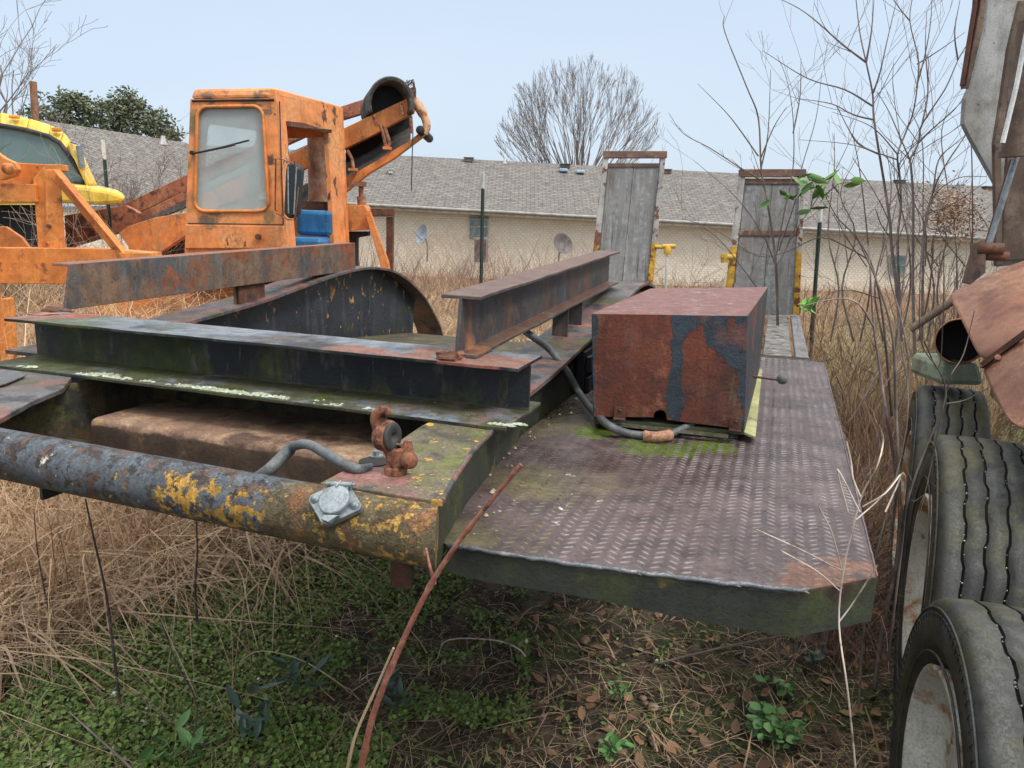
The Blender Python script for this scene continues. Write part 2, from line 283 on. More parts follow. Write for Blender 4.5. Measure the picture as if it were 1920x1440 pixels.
# outer web on the platform side (front) following the curved plate
outer = [(829, 940), (847, 905), (870, 870), (892, 840), (917, 814), (950, 780), (985, 745)]
ow = [Z(a, b, 1.197) for a, b in outer]
m = MB(); n = len(ow); ins = [p-S*.012 for p in ow]
lo = [Vector((p.x, p.y, 1.07)) for p in ins]; lo2 = [p-S*.01 for p in lo]; hi = [Vector((p.x, p.y, 1.192)) for p in ins]; hi2 = [p-S*.01 for p in hi]
for i in range(n-1): m.hexa([lo[i], lo[i+1], lo2[i+1], lo2[i]], [hi[i], hi[i+1], hi2[i+1], hi2[i]])
obj('curved_web', m, M_apron, trailer)
m = MB(); m.prism([T(1.70, -.575, 1.0), T(4.2, -.575, 1.0), T(4.0, -.575, 1.2), T(3.5, -.575, 1.33), T(3.2, -.575, 1.325), T(2.62, -.575, 1.25), T(1.74, -.575, 1.188)], -S*.01)
obj('outer_web', m, M_apron, trailer)
# front gusset plate (right) with cut outs
gp = [(829, 940), (847, 905), (870, 870), (892, 840), (917, 814), (950, 780), (985, 745)]
inner = [(900, 745), (790, 798), (752, 824), (700, 852), (648, 880), (600, 905)]
m = MB(); m.prism([Z(a, b, 1.2) for a, b in gp]+[Z(a, b, 1.2) for a, b in inner], (0, 0, -.010))
obj('front_plate', m, M_gusset, trailer, bevel=.002)
m = MB(); m.prism([Z(a, b, 1.2) for a, b in [(-200, 660), (30, 690), (135, 706), (118, 728), (60, 752), (0, 785), (-150, 860), (-400, 900), (-500, 700)]], (0, 0, -.012))
obj('front_plate', m, M_flange, trailer, bevel=.002)
m = MB(); m.prism([Z(a, b, 1.204) for a, b in [(-60, 690), (35, 698), (48, 706), (10, 722), (-60, 735)]], (0, 0, .003)); obj('bare_metal_patch', m, M_weld, trailer)
# lip of plate right edge
m = MB(); m.tube(smoothpath([Z(a, b, 1.197) for a, b in outer], 3), .005, 6); obj('plate_edge', m, M_flange, trailer)
# cable hole + washer bolt
def ringbolt(c, r, h, name, mt, par, ax=UP):
    m = MB(); m.disc(c, ax, r, h*.35, 20); m.lathe(c+ax*h*.35, ax, [(0, r*.55), (h, r*.5), (h, 1e-4)], 6, False); return obj(name, m, mt, par)
m = MB(); hc = Z(702, 866, 1.2005)
m.disc(hc, UP, .027, .0015, 24); obj('cable_hole', m, mat('dark_hole', (.008, .007, .006), bump=0), trailer)
ringbolt(Z(705, 858, 1.2)+UP*.002, .012, .008, 'bolt', M_galv, trailer)
# front bumper tube
m = MB()
def tubc(v): return T(.985+(-.4-v)*.035, v, 1.1525)
tax = (tubc(-.4)-tubc(-1.9)).normalized(); perp = tax.cross(UP)
a0 = tubc(-.440); a1 = tubc(-2.25)
NT = 26; LN = 60; vs = []; 
for j in range(LN+1):
    c = a0.lerp(a1, j/LN)
    for k in range(NT):
        th = 2*math.pi*k/NT; rr = .0475+.0010*mn.noise(Vector((j*.5, k*.5, 0)))
        x_ = math.cos(th); y_ = math.sin(th); sgn = 1.0
        q_ = perp*(x_*rr); vs.append(c+q_+UP*y_*rr+(tax*(.43*F.dot(q_)*-1)*max(0, 1-j/6) if j < 6 else Vector((0, 0, 0))))
m.add(vs, [(j*NT+k, j*NT+(k+1) % NT, (j+1)*NT+(k+1) % NT, (j+1)*NT+k) for j in range(LN) for k in range(NT)], True)
m.add(vs[:NT], [tuple(range(NT))]); m.add(vs[-NT:], [tuple(range(NT))])
obj('bumper_tube', m, M_tube, trailer)
m = MB(); m.box(Z(755, 1048, 1.05), .035, .035, .09); obj('bracket', m, M_rustp, trailer)
# inner wall left + pan
m = MB(); m.hexa([T(1.0, -1.66, 1.08), T(1.65, -1.60, .95), T(1.65, -1.61, .95), T(1.0, -1.67, 1.08)], [T(1.0, -1.66, 1.187), T(1.65, -1.60, 1.187), T(1.65, -1.61, 1.187), T(1.0, -1.67, 1.187)])
obj('inner_web', m, M_inner, trailer)
m = MB(); m.hexa([T(1.60, -1.62, .93), T(1.60, -.70, .93), T(1.612, -.70, .93), T(1.612, -1.62, .93)], [T(1.60, -1.62, 1.187), T(1.60, -.70, 1.187), T(1.612, -.70, 1.187), T(1.612, -1.62, 1.187)])
obj('cross_web', m, M_inner, trailer)
pv = [(190, 782), (322, 742)]
pl = S.dot(Z(196, 780, 1.12)); pr = -.60; pu0 = 1.36; m = MB()
prof = [(pu0+.018, 1.122), (pu0+.009, 1.1195), (pu0+.003, 1.114), (pu0, 1.105), (pu0-.002, 1.085), (pu0-.004, 1.03)]
path = [T(1.60, 0, 1.122)]+[T(u, 0, z) for u, z in prof]
lf = [p+S*(pl) for p in path]; rt = [p+S*pr for p in path]
m.add(lf+rt, [(i, i+1, len(path)+i+1, len(path)+i) for i in range(len(path)-1)], True)
m.add(lf+[T(1.60, pl, 1.03)], [tuple(range(len(lf)+1))]); obj('pan', m, M_pan, trailer)
m = MB(); m.box(T(1.275, -1.15, 1.05), 1.1, .24, .008, ax=S, ay=F); obj('bottom_plate', m, M_inner, trailer)
m = MB(); m.tube([Z(30, 690, 1.17), Z(60, 810, 1.0)], .008, 6); obj('air_line', m, M_rubber, trailer)
# crossbeam (I section)
def iprof(h, wd, t=.008): return [(-wd/2, 0), (wd/2, 0), (wd/2, t), (t/2, t), (t/2, h-t), (wd/2, h-t), (wd/2, h), (-wd/2, h), (-wd/2, h-t), (-t/2, h-t), (-t/2, t), (-wd/2, t)]
def rag(mb, amp=.002, sc=30):
    mb.v = [tuple(Vector(p)+mn.noise_vector(Vector(p)*sc)*amp) for p in mb.v]
m = MB(); cb0 = T(1.585, -.488, ZR); cb1 = T(1.585, -1.935, ZR); segs = 30
hb_ = ZT-ZR; pr_ = [(.16, 0), (.16, .008), (.004, .008), (.004, hb_-.008), (.092, hb_-.008), (.092, hb_), (-.085, hb_), (-.085, hb_-.008), (-.004, hb_-.008), (-.004, .008), (-.09, .008), (-.09, 0)]
_chk = sdv_test = None
for i in range(segs): 
    m.ext(pr_, cb0.lerp(cb1, i/segs), cb0.lerp(cb1, (i+1)/segs))
mm = MB(); npf = len(pr_); vs = []
dcb = (cb1-cb0).normalized(); sdv = dcb.cross(UP); sdv = sdv if sdv.dot(F) < 0 else -sdv
for i in range(segs+1):
    for q in pr_:
        p = cb0.lerp(cb1, i/segs)+sdv*q[0]+UP*q[1]
        if abs(q[0]) > .05: p = p+sdv*.003*mn.noise(p*9)+UP*.0015*mn.noise(p*14+Vector((3, 3, 3)))
        vs.append(p)
mm.add(vs, [(i*npf+k, (i+1)*npf+k, (i+1)*npf+(k+1) % npf, i*npf+(k+1) % npf) for i in range(segs) for k in range(npf)]+[tuple(range(npf)), tuple(range(segs*npf, segs*npf+npf))])
obj('crossbeam', mm, M_beam, trailer, bevel=.0015)
# lichen crusts on lower flange and the end
def lichen(mb, c, r, n, nrm=UP):
    for _ in range(n):
        a = random.random()*6.28; q = r*math.sqrt(random.random()); p = c+S*math.cos(a)*q+F*(abs(math.sin(a))*q*.9)
        rr = random.uniform(.0025, .0075); k = random.randint(5, 8); ph = random.random()*6
        ring = [p+Vector((math.cos(ph+i*6.283/k), math.sin(ph+i*6.283/k), 0))*rr*random.uniform(.6, 1.2)+UP*.0005 for i in range(k)]
        mb.add([p+UP*random.uniform(.0015, .004)]+ring, [(0, 1+i, 1+(i+1) % k) for i in range(k)])
m = MB()
for (a, b, r, n_) in [(175, 706, .05, 110), (150, 703, .03, 40), (210, 712, .03, 30), (250, 720, .02, 12), (375, 728, .035, 80), (400, 733, .03, 70), (350, 722, .02, 30), (430, 738, .03, 50), (470, 744, .035, 50), (520, 745, .03, 40), (320, 722, .03, 12), (30, 690, .03, 30), (600, 755, .05, 14), (690, 765, .02, 10), (915, 803, .014, 46), (937, 806, .014, 50), (962, 800, .01, 26), (960, 810, .01, 10)]:
    c = T(1.429, S.dot(Z(a, b+2, ZR+.0085)), ZR+.0085)+F*(abs(random.gauss(0, .012)) if r < .03 else .002)
    c = c+F*.0
    lichen(m, c, r, n_)
obj('lichen_crust', m, mat('pale_lichen', LICH, [L_((.42, .48, .36), 40, .5, w=.1)], rough=.95, bump=.6), trailer, kind='stuff', label='pale green lichen crust on the crossbeam flange')
# right and left bearer rails
def bearer(b0, b1, h, wd, mt, cut=.55):
    m = MB(); pr_ = iprof(h, wd); segs = 16
    d = (b1-b0).normalized(); s_ = d.cross(UP).normalized(); u_ = s_.cross(d); vs = []
    for i in range(segs+1):
        for q in pr_:
            p = b0.lerp(b1, i/segs)+s_*q[0]+u_*q[1]
            if i == 0: p = p+d*(cut*q[1])*(-1)
            if i > 0 and abs(q[0]) > wd*.4: p = p+u_*.002*mn.noise(p*7)
            vs.append(p)
    n = len(pr_)
    m.add(vs, [(i*n+k, (i+1)*n+k, (i+1)*n+(k+1) % n, i*n+(k+1) % n) for i in range(segs) for k in range(n)]+[tuple(range(n)), tuple(range(segs*n, segs*n+n))])
    return obj('bearer_rail', m, mt, trailer, bevel=.0015)
def cprof(h, wd, t=.008): return [(0, 0), (0, h), (-wd, h), (-wd, h-t), (-t, h-t), (-t, t), (-wd, t), (-wd, 0)]
def bearer(b0, b1, prof, mt, cut, wd, label):
    m = MB(); segs = 18; d = (b1-b0).normalized(); s_ = d.cross(UP).normalized(); u_ = s_.cross(d); vs = []
    for i in range(segs+1):
        for q in prof:
            p = b0.lerp(b1, i/segs)+s_*q[0]+u_*q[1]
            if i == 0: p = p+d*(cut*q[1])
            if i > 0 and abs(q[0]) > wd*.4: p = p+u_*.003*mn.noise(p*5)+s_*.002*mn.noise(p*9)
            vs.append(p)
    n = len(prof)
    m.add(vs, [(i*n+k, (i+1)*n+k, (i+1)*n+(k+1) % n, i*n+(k+1) % n) for i in range(segs) for k in range(n)]+[tuple(range(n)), tuple(range(segs*n, segs*n+n))])
    return obj('bearer_rail', m, mt, trailer, bevel=.0015, label=label)
bearer(T(1.55, -.652, ZT), T(3.24, -.672, 1.376), iprof(.134, .095), M_beamr, .2, .09, 'dark steel rail with rusty brown flanges')
bearer(T(1.70, -1.955, ZT-.001), T(3.36, -1.955, 1.356), cprof(.132, .07), M_beaml, .25, .07, 'brown streaked rail on the left')
def post(c, wx, wy, z0, z1, mt=M_beamr): m = MB(); m.box((c.x, c.y, (z0+z1)/2), wx, wy, z1-z0, ax=S, ay=F); return obj('support_leg', m, mt, trailer)
post(T(2.42, -.65, 0), .052, .008, 1.25, 1.352); post(T(2.60, -.65, 0), .055, .008, 1.268, 1.358)
post(T(2.52, -1.99, 0), .008, .05, 1.258, 1.34, M_beaml); post(T(2.62, -2.02, 0), .05, .008, 1.268, 1.34, M_rustp)
m = MB(); m.box(T(2.58, -1.975, 1.30), .008, .16, .07, ax=S, ay=F); obj('support_plate', m, M_rustp, trailer)
# weld lumps where the rails meet the crossbeam
def lump(c, sx, sy, sz, n=18, mt=M_rusto, name='weld_bead'):
    m = MB(); vs = []; fs = []; K = 14; J = 7
    for j in range(J+1):
        for k in range(K):
            th = j/J*math.pi/2; ph = k/K*6.283; d = Vector((math.cos(th)*math.cos(ph), math.cos(th)*math.sin(ph), math.sin(th)))
            q = 1+.45*mn.noise(d*2.2+c*10)
            vs.append(c+S*d.x*sx*q+F*d.y*sy*q+UP*(d.z*sz*q))
    fs = [(j*K+k, j*K+(k+1) % K, (j+1)*K+(k+1) % K, (j+1)*K+k) for j in range(J) for k in range(K)]
    m.add(vs, fs, False); return obj(name, m, mt, trailer)
lump(T(1.515, -.655, ZT), .028, .02, .018, mt=M_rustp); lump(T(1.56, -.655, ZT), .03, .02, .012); lump(T(1.68, -1.965, ZT-.004), .05, .03, .012, mt=M_rustp); lump(T(1.60, -1.93, ZT), .05, .03, .004, mt=M_rusto)
# floor plate between rails behind crossbeam
m = MB(); m.prism([T(1.66, -.72, 1.17), T(1.66, -1.93, 1.17), T(3.9, -1.93, .98), T(3.9, -.72, .98)], (0, 0, -.01)); obj('floor_plate', m, M_inner, trailer)
m = MB(); m.box(T(2.16, -.80, 1.193), .18, .26, .008, ax=S, ay=F); obj('cover_plate', m, M_flange, trailer)
m = MB(); m.box(T(2.9, -.35, 1.13), .012, 2.2, .2, ax=S, ay=F)
# slotted black housing on the outer web
m = MB(); gx = -.555
for (a, z) in [(2.46, 1.15), (2.78, 1.18), (3.1, 1.2)]:
    m.box(T(a, gx, z), .03, .26, .15, ax=S, ay=F)
    for i in range(4):
        m.box(T(a-.095+i*.063, gx+.022, z+.033), .014, .046, .05, ax=S, ay=F); m.box(T(a-.095+i*.063, gx+.022, z-.033), .014, .046, .05, ax=S, ay=F)
obj('slotted_housing', m, M_blackpl, trailer, bevel=.003)
# right outrigger platform
A = Z(838, 1022, ZP); Bp = Z(1500, 1108, ZP); Cc = Z(1645, 1082, ZP); Dd = Z(1545, 680, ZP); u_end = F.dot(Dd)
E_ = T(u_end, -.565, ZP)
lefte = [T(u, -.567, ZP) for u in (3.0, 2.2, 1.78)]+[Vector((p.x, p.y, ZP)) for p in ins[::-1][1:-1]]
mid = [A.lerp(Bp, t)+Vector((0, 0, 0))+F*(-.012*math.sin(t*math.pi)) for t in (0, .2, .4, .6, .8, 1)]
polyP = mid+[Cc, Dd, E_]+lefte
m = MB(); m.prism(polyP, (0, 0, -.006)); obj('checker_plate_deck', m, M_deck, trailer)
deck_poly = [(p.x, p.y) for p in polyP]
def inside(p, poly):
    c = False; n = len(poly)
    for i in range(n):
        x1, y1 = poly[i]; x2, y2 = poly[i-1]
        if (y1 > p[1]) != (y2 > p[1]) and p[0] < (x2-x1)*(p[1]-y1)/(y2-y1)+x1: c = not c
    return c
m = MB()
for j in range(-2, 40):
    for i in range(-5, 125):
        c = T(1.02+(i+(.5 if j % 2 else 0))*.0200, -.60+j*.0245, ZP)
        if not inside((c.x, c.y), deck_poly): continue
        sgn = 1 if j % 2 else -1
        d = (S*math.cos(R(36*sgn))+F*math.sin(R(36*sgn))); nn = Vector((-d.y, d.x, 0)); v_l = S.dot(c)+.56
        wear = min(1, max(.12, .25+v_l*1.5+.9*mn.noise(c*3.5)))
        L1 = .0128*random.uniform(.9, 1.05); W1 = .0027; hh = .0021*wear*random.uniform(.75, 1.1)
        pts = [c-d*L1, c-d*L1*.45-nn*W1, c+d*L1*.45-nn*W1, c+d*L1, c+d*L1*.45+nn*W1, c-d*L1*.45+nn*W1]
        tp = [c-d*L1*.5+UP*hh, c+d*L1*.5+UP*hh]
        m.add([p-UP*.0005 for p in pts]+tp, [(0, 1, 6), (1, 2, 7, 6), (2, 3, 7), (3, 4, 7), (4, 5, 6, 7), (5, 0, 6)], True)
obj('raised_tread_pattern', m, M_lug, trailer, kind='stuff', label='herringbone raised lugs of the checker plate')
# apron below the front and around the chamfered corner
def apron(pts, depth, inset, name, th=.008):
    m = MB(); P = []; D = []
    for i in range(len(pts)-1):
        for k in range(6): P.append(pts[i].lerp(pts[i+1], k/6)); D.append(depth[i]+(depth[i+1]-depth[i])*k/6)
    P.append(pts[-1]); D.append(depth[-1]); vs = []; n = len(P)
    for i, p in enumerate(P):
        d = (P[min(i+1, n-1)]-P[max(i-1, 0)]).normalized(); nr = d.cross(UP)*-1; w_ = nr*.0025*mn.noise(p*9)
        vs += [p-UP*.003, p-UP*(D[i]+.003*mn.noise(p*14))+w_, p-UP*(D[i]+.003*mn.noise(p*14))+w_+nr*th, p-UP*.003+nr*th]
    m.add(vs, [(i*4+k, i*4+(k+1) % 4, i*4+4+(k+1) % 4, i*4+4+k) for i in range(n-1) for k in range(4)]+[(0, 1, 2, 3), (n*4-4, n*4-3, n*4-2, n*4-1)])
    return obj(name, m, M_apron, trailer)
apron(mid+[Cc], [.050, .052, .055, .060, .070, .078, .074], 0, 'front_apron')
apron([Cc, Dd], [.07, .08], 0, 'side_apron')
for nm, pts in (('weld_edge', mid+[Bp.lerp(Cc, .15)]), ('side_edge', [Cc, Dd])):
    m = MB(); P = []; 
    for i in range(len(pts)-1):
        n_ = max(2, int((pts[i+1]-pts[i]).length/.006)); P += [pts[i].lerp(pts[i+1], k/n_) for k in range(n_)]
    m.tube([p+UP*.0005+Vector((mn.noise(p*60), mn.noise(p*70), mn.noise(p*50)))*(.002 if nm == 'weld_edge' else .0006) for p in P], [(.0042 if nm == 'weld_edge' else .0020)*(1+.12*math.sin(i*1.1)*(nm == 'weld_edge')+.3*mn.noise(p*80)) for i, p in enumerate(P)], 7)
    obj(nm, m, M_weld if nm == 'weld_edge' else M_lug, trailer)
m = MB(); m.disc(Z(1110, 1078, 1.055)-F*.004, -F, .011, .002, 14); obj('bolt', m, M_rustp, trailer)
m = MB(); m.box(T(1.5, -.2, 1.04), .7, .05, .08, ax=S, ay=F); m.box(T(2.3, -.2, 1.04), .7, .05, .08, ax=S, ay=F); m.box(T(3.1, -.2, 1.04), .7, .05, .08, ax=S, ay=F); obj('under_frame', m, M_rustp, trailer)
m = MB(); m.box(T(2.1, -.95, .95), .8, .5, .08, ax=S, ay=F); obj('under_frame', m, M_inner, trailer)
m = MB(); m.box(T(2.9, -1.3, .80), 1.4, 1.6, .12, ax=S, ay=F); obj('under_frame', m, M_inner, trailer)
# pebbles and debris along the web
m = MB()
for i in range(70):
    u = random.uniform(1.2, 3.0); v = -.555+abs(random.gauss(0, .03))+(.05 if u < 1.4 else 0); c = T(u, v, ZP+.002); r = random.uniform(.002, .006)
    m.add([c+Vector((r, 0, 0)), c+Vector((0, r, 0)), c-Vector((r, 0, 0)), c-Vector((0, r, 0)), c+UP*r], [(0, 1, 4), (1, 2, 4), (2, 3, 4), (3, 0, 4)], True)
obj('debris', m, mat('grit_debris', (.16, .12, .07), isl_cols=[(.10, .07, .04), (.3, .22, .12), (.08, .08, .05), (.35, .3, .22)], bump=0), None, kind='stuff', label='loose grit and pebbles along the trailer web')
# rear timber deck
m = MB()
m.box(T(6.2, .06, .83), .17, 2.6, .05, ax=S, ay=F); m.v = [tuple(Vector(p)+mn.noise_vector(Vector(p)*3)*.004) for p in m.v]; obj('deck_plank', m, M_deckw, trailer, bevel=.004)
m = MB(); m.box(T(6.2, .205, .845), .075, 2.6, .05, ax=S, ay=F); obj('edge_rail', m, M_wood, trailer, bevel=.003)
m = MB(); m.box(T(6.2, -.8, .81), 1.5, 2.6, .05, ax=S, ay=F); obj('deck_plank', m, M_deckw, trailer, bevel=.004)
m = MB(); m.box(T(7.55, .05, .90), .4, .08, .06, ax=S, ay=F); m.box(T(4.86, .0, .86), .5, .05, .03, ax=S, ay=F); obj('deck_cross_bar', m, M_rustp, trailer, bevel=.003)
m = MB(); m.box(T(4.6, .05, .86), .4, .5, .03, ax=S, ay=F); obj('deck_step', m, M_beam, trailer)
# two loading ramps
def ramp(px, y, ywood, bars, label, jack):
    tl, tr, br, bl = px
    m = MB(); w_ = 9
    def leg(a, b): m.hexa([Y(b[0], b[1], y), Y(b[0]+w_+2, b[1], y), Y(b[0]+w_+2, b[1], y)+Vector((0, .07, 0)), Y(b[0], b[1], y)+Vector((0, .07, 0))], [Y(a[0], a[1], y), Y(a[0]+w_, a[1], y), Y(a[0]+w_, a[1], y)+Vector((0, .07, 0)), Y(a[0], a[1], y)+Vector((0, .07, 0))])
    leg(tl, bl); leg((tr[0]-w_, tr[1]), (br[0]-w_-2, br[1]))
    fr = obj('loading_ramp', m, M_rampf, trailer, bevel=.004, label=label)
    for j, (ya, yb, mt_) in enumerate(bars):
        f = (ya-tl[1])/(bl[1]-tl[1]); xa = tl[0]+(bl[0]-tl[0])*f; xb = tr[0]+(br[0]-tr[0])*f
        m = MB(); slab(m, [(xa-(1 if j == 0 else -w_), ya), (xb-(-2 if j == 0 else w_), ya), (xb-(-2 if j == 0 else w_), yb), (xa-(1 if j == 0 else -w_), yb)], y-.012 if j == 0 else y+.01, .075)
        r_ = obj('cross_bar', m, M_rampt, None, bevel=.003); r_.parent = fr; r_.location = (0, 0, 0); 
        for v_ in r_.data.vertices: v_.co -= LOC[trailer.name]
    f = (ywood-tl[1])/(bl[1]-tl[1])
    xa = tl[0]+(bl[0]-tl[0])*f+w_+1; xb = tr[0]+(br[0]-tr[0])*f-w_-1; xc = br[0]-w_-3; xd = bl[0]+w_+3
    for k in range(2):
        m = MB(); f0, f1 = (0, .497) if k == 0 else (.503, 1)
        slab(m, [(xa+(xb-xa)*f0, ywood), (xa+(xb-xa)*f1, ywood), (xd+(xc-xd)*f1, br[1]), (xd+(xc-xd)*f0, bl[1])], y+.02, .04)
        r_ = obj('plank', m, M_wood, None, bevel=.003); r_.parent = fr; r_.location = (0, 0, 0)
        for v_ in r_.data.vertices: v_.co -= LOC[trailer.name]
    m = MB()
    jx, jy = jack
    if jx > tl[0]+60:
        m.tube([Y(jx-26, jy, y), Y(jx-4, jy, y)], .018, 8); m.lathe(Y(jx-3, jy+14, y), UP, [(0, .03), (.02, .034), (.06, .034), (.08, .02)], 12); m.tube([Y(jx-12, jy-1, y), Y(jx+12, jy-1, y)], .02, 8)
        m3 = MB(); m3.tube([Y(jx-6, jy+100, y), Y(jx-6, jy+84, y)], .03, 10); r_ = obj('jack_base', m3, M_jack, None); r_.parent = fr; r_.location = (0, 0, 0)
        for v_ in r_.data.vertices: v_.co -= LOC[trailer.name]
        mt2 = M_jack
        m2 = MB(); m2.tube([Y(jx-4, jy+14, y), Y(jx-6, jy+90, y)], .011, 8)
        r_ = obj('jack_rod', m2, M_chrome, None); r_.parent = fr; r_.location = (0, 0, 0)
        for v_ in r_.data.vertices: v_.co -= LOC[trailer.name]
    else:
        m.tube([Y(jx, jy, y), Y(jx+26, jy, y)], .025, 8); m.tube([Y(jx+6, jy-6, y), Y(jx+6, jy+10, y)], .03, 8); mt2 = M_jack
    r_ = obj('jack_head', m, mt2, None); r_.parent = fr; r_.location = (0, 0, 0)
    for v_ in r_.data.vertices: v_.co -= LOC[trailer.name]
ramp([(1133, 284), (1249, 284), (1222, 560), (1104, 560)], 7.1, 312, [(283, 296, 0), (306, 313, 0)], 'taller ramp with clean grey boards and yellow hydraulic jack', (1254, 463))
ramp([(1390, 318), (1510, 318), (1499, 590), (1358, 590)], 6.8, 345, [(317, 331, 0), (335, 345, 0), (432, 442, 0)], 'darker ramp with a rusty bar across its middle', (1352, 482))
# hydraulic gladhand coupler
m = MB(); gb = Z(742, 888, 1.2); 
def off(x, y, dy=0): return Y(x, y, gb.y+dy)
m.lathe(gb, UP, [(0, 1e-4), (0, .019), (.012, .020), (.014, .016), (.026, .017)], 8)
m.lathe(gb+UP*.026, UP, [(0, .018), (.018, .018), (.02, .010)], 6, False)
M_cpl = mat('cast_iron_rust', (.20, .075, .04), [L_((.32, .15, .08), 40, .56, w=.06), L_((.07, .03, .02), 30, .56, w=.05)], rough=.8, bump=.6, bscale=150)
gl = obj('air_coupler', m, M_cpl, trailer, bevel=.001)
m = MB(); cc = off(727, 818); axd = Vector((.90, -.43, .06)).normalized()
m.lathe(cc-axd*.018, axd, [(0, .010), (.0, .020), (.006, .0245), (.016, .0265), (.022, .0265), (.025, .025), (.025, .018)], 24)
m.tube(smoothpath([off(742, 872, 0), off(735, 856, .0), off(728, 840, .002)], 4), [.011]*9, 8)
# hooked lip on top
hk = [off(706, 806), off(703, 790), off(706, 778), off(715, 771), off(724, 771), off(727, 778)]
hp = smoothpath(hk, 4); m.tube(hp, [.0065+.0025*math.sin(i/len(hp)*3) for i in range(len(hp))], 8, flat=1.0)
m.hexa([off(703, 800), off(730, 800), off(730, 800, .014), off(703, 800, .014)], [off(706, 776), off(722, 774), off(722, 774, .014), off(706, 776, .014)])
m.tube(smoothpath([off(742, 876), off(752, 872), off(762, 860), off(764, 850)], 4), [.013, .013, .013, .013, .013, .012, .012, .013, .014, .013, .012, .011, .010], 8)
m.lathe(off(757, 862), Vector((.75, -.6, .15)), [(0, 1e-4), (0, .014), (.016, .015), (.022, .012), (.024, 1e-4)], 12)
m.tube([off(762, 852), off(767, 838), off(768, 826)], [.011, .007, .004], 7); m.tube([off(757, 850), off(761, 838), off(760, 826)], [.010, .006, .003], 7)
m.prism([off(734, 845), off(748, 866), off(752, 880), off(744, 884), off(730, 862)], (.002, .012, 0))
m.tube([off(742, 833), off(760, 834)], .0022, 5)
rag(m, .0012, 60)
def subp(name, m, mt, par, **k):
    o = obj(name, m, mt, None, **k); o.parent = par
    for v_ in o.data.vertices: v_.co -= LOC[par.name]
    o.location = (0, 0, 0); return o
LOC[gl.name] = LOC[trailer.name]
subp('coupler_body', m, M_cpl, gl)
m = MB(); m.lathe(cc+axd*.006, axd, [(0, .022), (.004, .0245), (.007, .022), (.007, .009), (.001, .007), (.001, 1e-4)], 24); subp('rubber_seal', m, M_rubber, gl)
# seven pin socket with lid
v_ = ray(633, 949).normalized(); t_r = .8
while t_r < 2:
    sc_ = C0+v_*t_r; q_ = sc_-a0; q_ = q_-tax*q_.dot(tax)
    if q_.length < .0478: break
    t_r += .0008
nrm = q_.normalized(); ex = (tax*-1).normalized(); ex = (ex+nrm.cross(ex)*.0).normalized(); ey = nrm.cross(ex).normalized()
if ey.z < 0: ey = -ey
sc_ = sc_+nrm*.006
def sp(a, b, c=0): return sc_+ex*a+ey*b+nrm*c
def rr_diamond(sx, sy, rc, n=5):
    cs = [(sx, 0), (0, sy), (-sx, 0), (0, -sy)]; o = []
    for i, (x, y) in enumerate(cs):
        r = rc[i % 2]; a0 = math.atan2(y, x)
        for k in range(-n, n+1): a = a0+k/n*R(48 if i % 2 else 42); o.append((x-r*math.cos(a0)+r*math.cos(a), y-r*math.sin(a0)+r*math.sin(a)))
    return o
m = MB(); o_ = rr_diamond(.0455, .036, (.0085, .016)); m.prism([sp(a, b, -.004) for a, b in o_], nrm*.010)
sk = obj('trailer_socket', m, M_galv, trailer, bevel=.001)
LOC[sk.name] = LOC[trailer.name]
m = MB(); m.lathe(sp(-.002, .001, .006), nrm, [(0, .0245), (.008, .0245), (.010, .023), (.0108, 1e-4)], 32, ref=ex); m.prism([sp(a, b, .006) for a, b in [(-.022, -.022), (.002, -.026), (.004, -.034), (-.010, -.036)]], nrm*.009)
subp('socket_lid', m, M_galv, sk, bevel=.0012)
m = MB(); m.tube([sp(-.020, .030, .013), sp(.022, .024, .013)], .0042, 10); m.tube([sp(-.026, .031, .013), sp(-.020, .030, .013)], .0022, 8); m.tube([sp(.0, .032, .016), sp(.002, .020, .018)], .0014, 6); m.box(sp(.0, .026, .009), .03, .008, .008, ax=ex, ay=ey, az=nrm)
subp('hinge_pin', m, M_galv, sk)
for a, b in ((-.0345, .001), (.0345, -.001)):
    m = MB(); m.lathe(sp(a, b, .006), nrm, [(0, .0072), (.0015, .0072), (.0015, .0052), (.005, .0050), (.0058, 1e-4)], 16); subp('bolt', m, M_galv, sk)
# cable dropping in behind the tube
m = MB(); pts = [Z(470, 905, 1.13), Z(505, 880, 1.16), Z(540, 846, 1.185), Z(556, 835, 1.20), Z(580, 834, 1.21), Z(610, 850, 1.212), Z(645, 870, 1.21), Z(672, 880, 1.206), Z(694, 878, 1.195), Z(704, 872, 1.17)]
m.tube(smoothpath(pts, 5), [.0115]*12+[.009]*34, 12); obj('cable', m, M_hose, trailer)
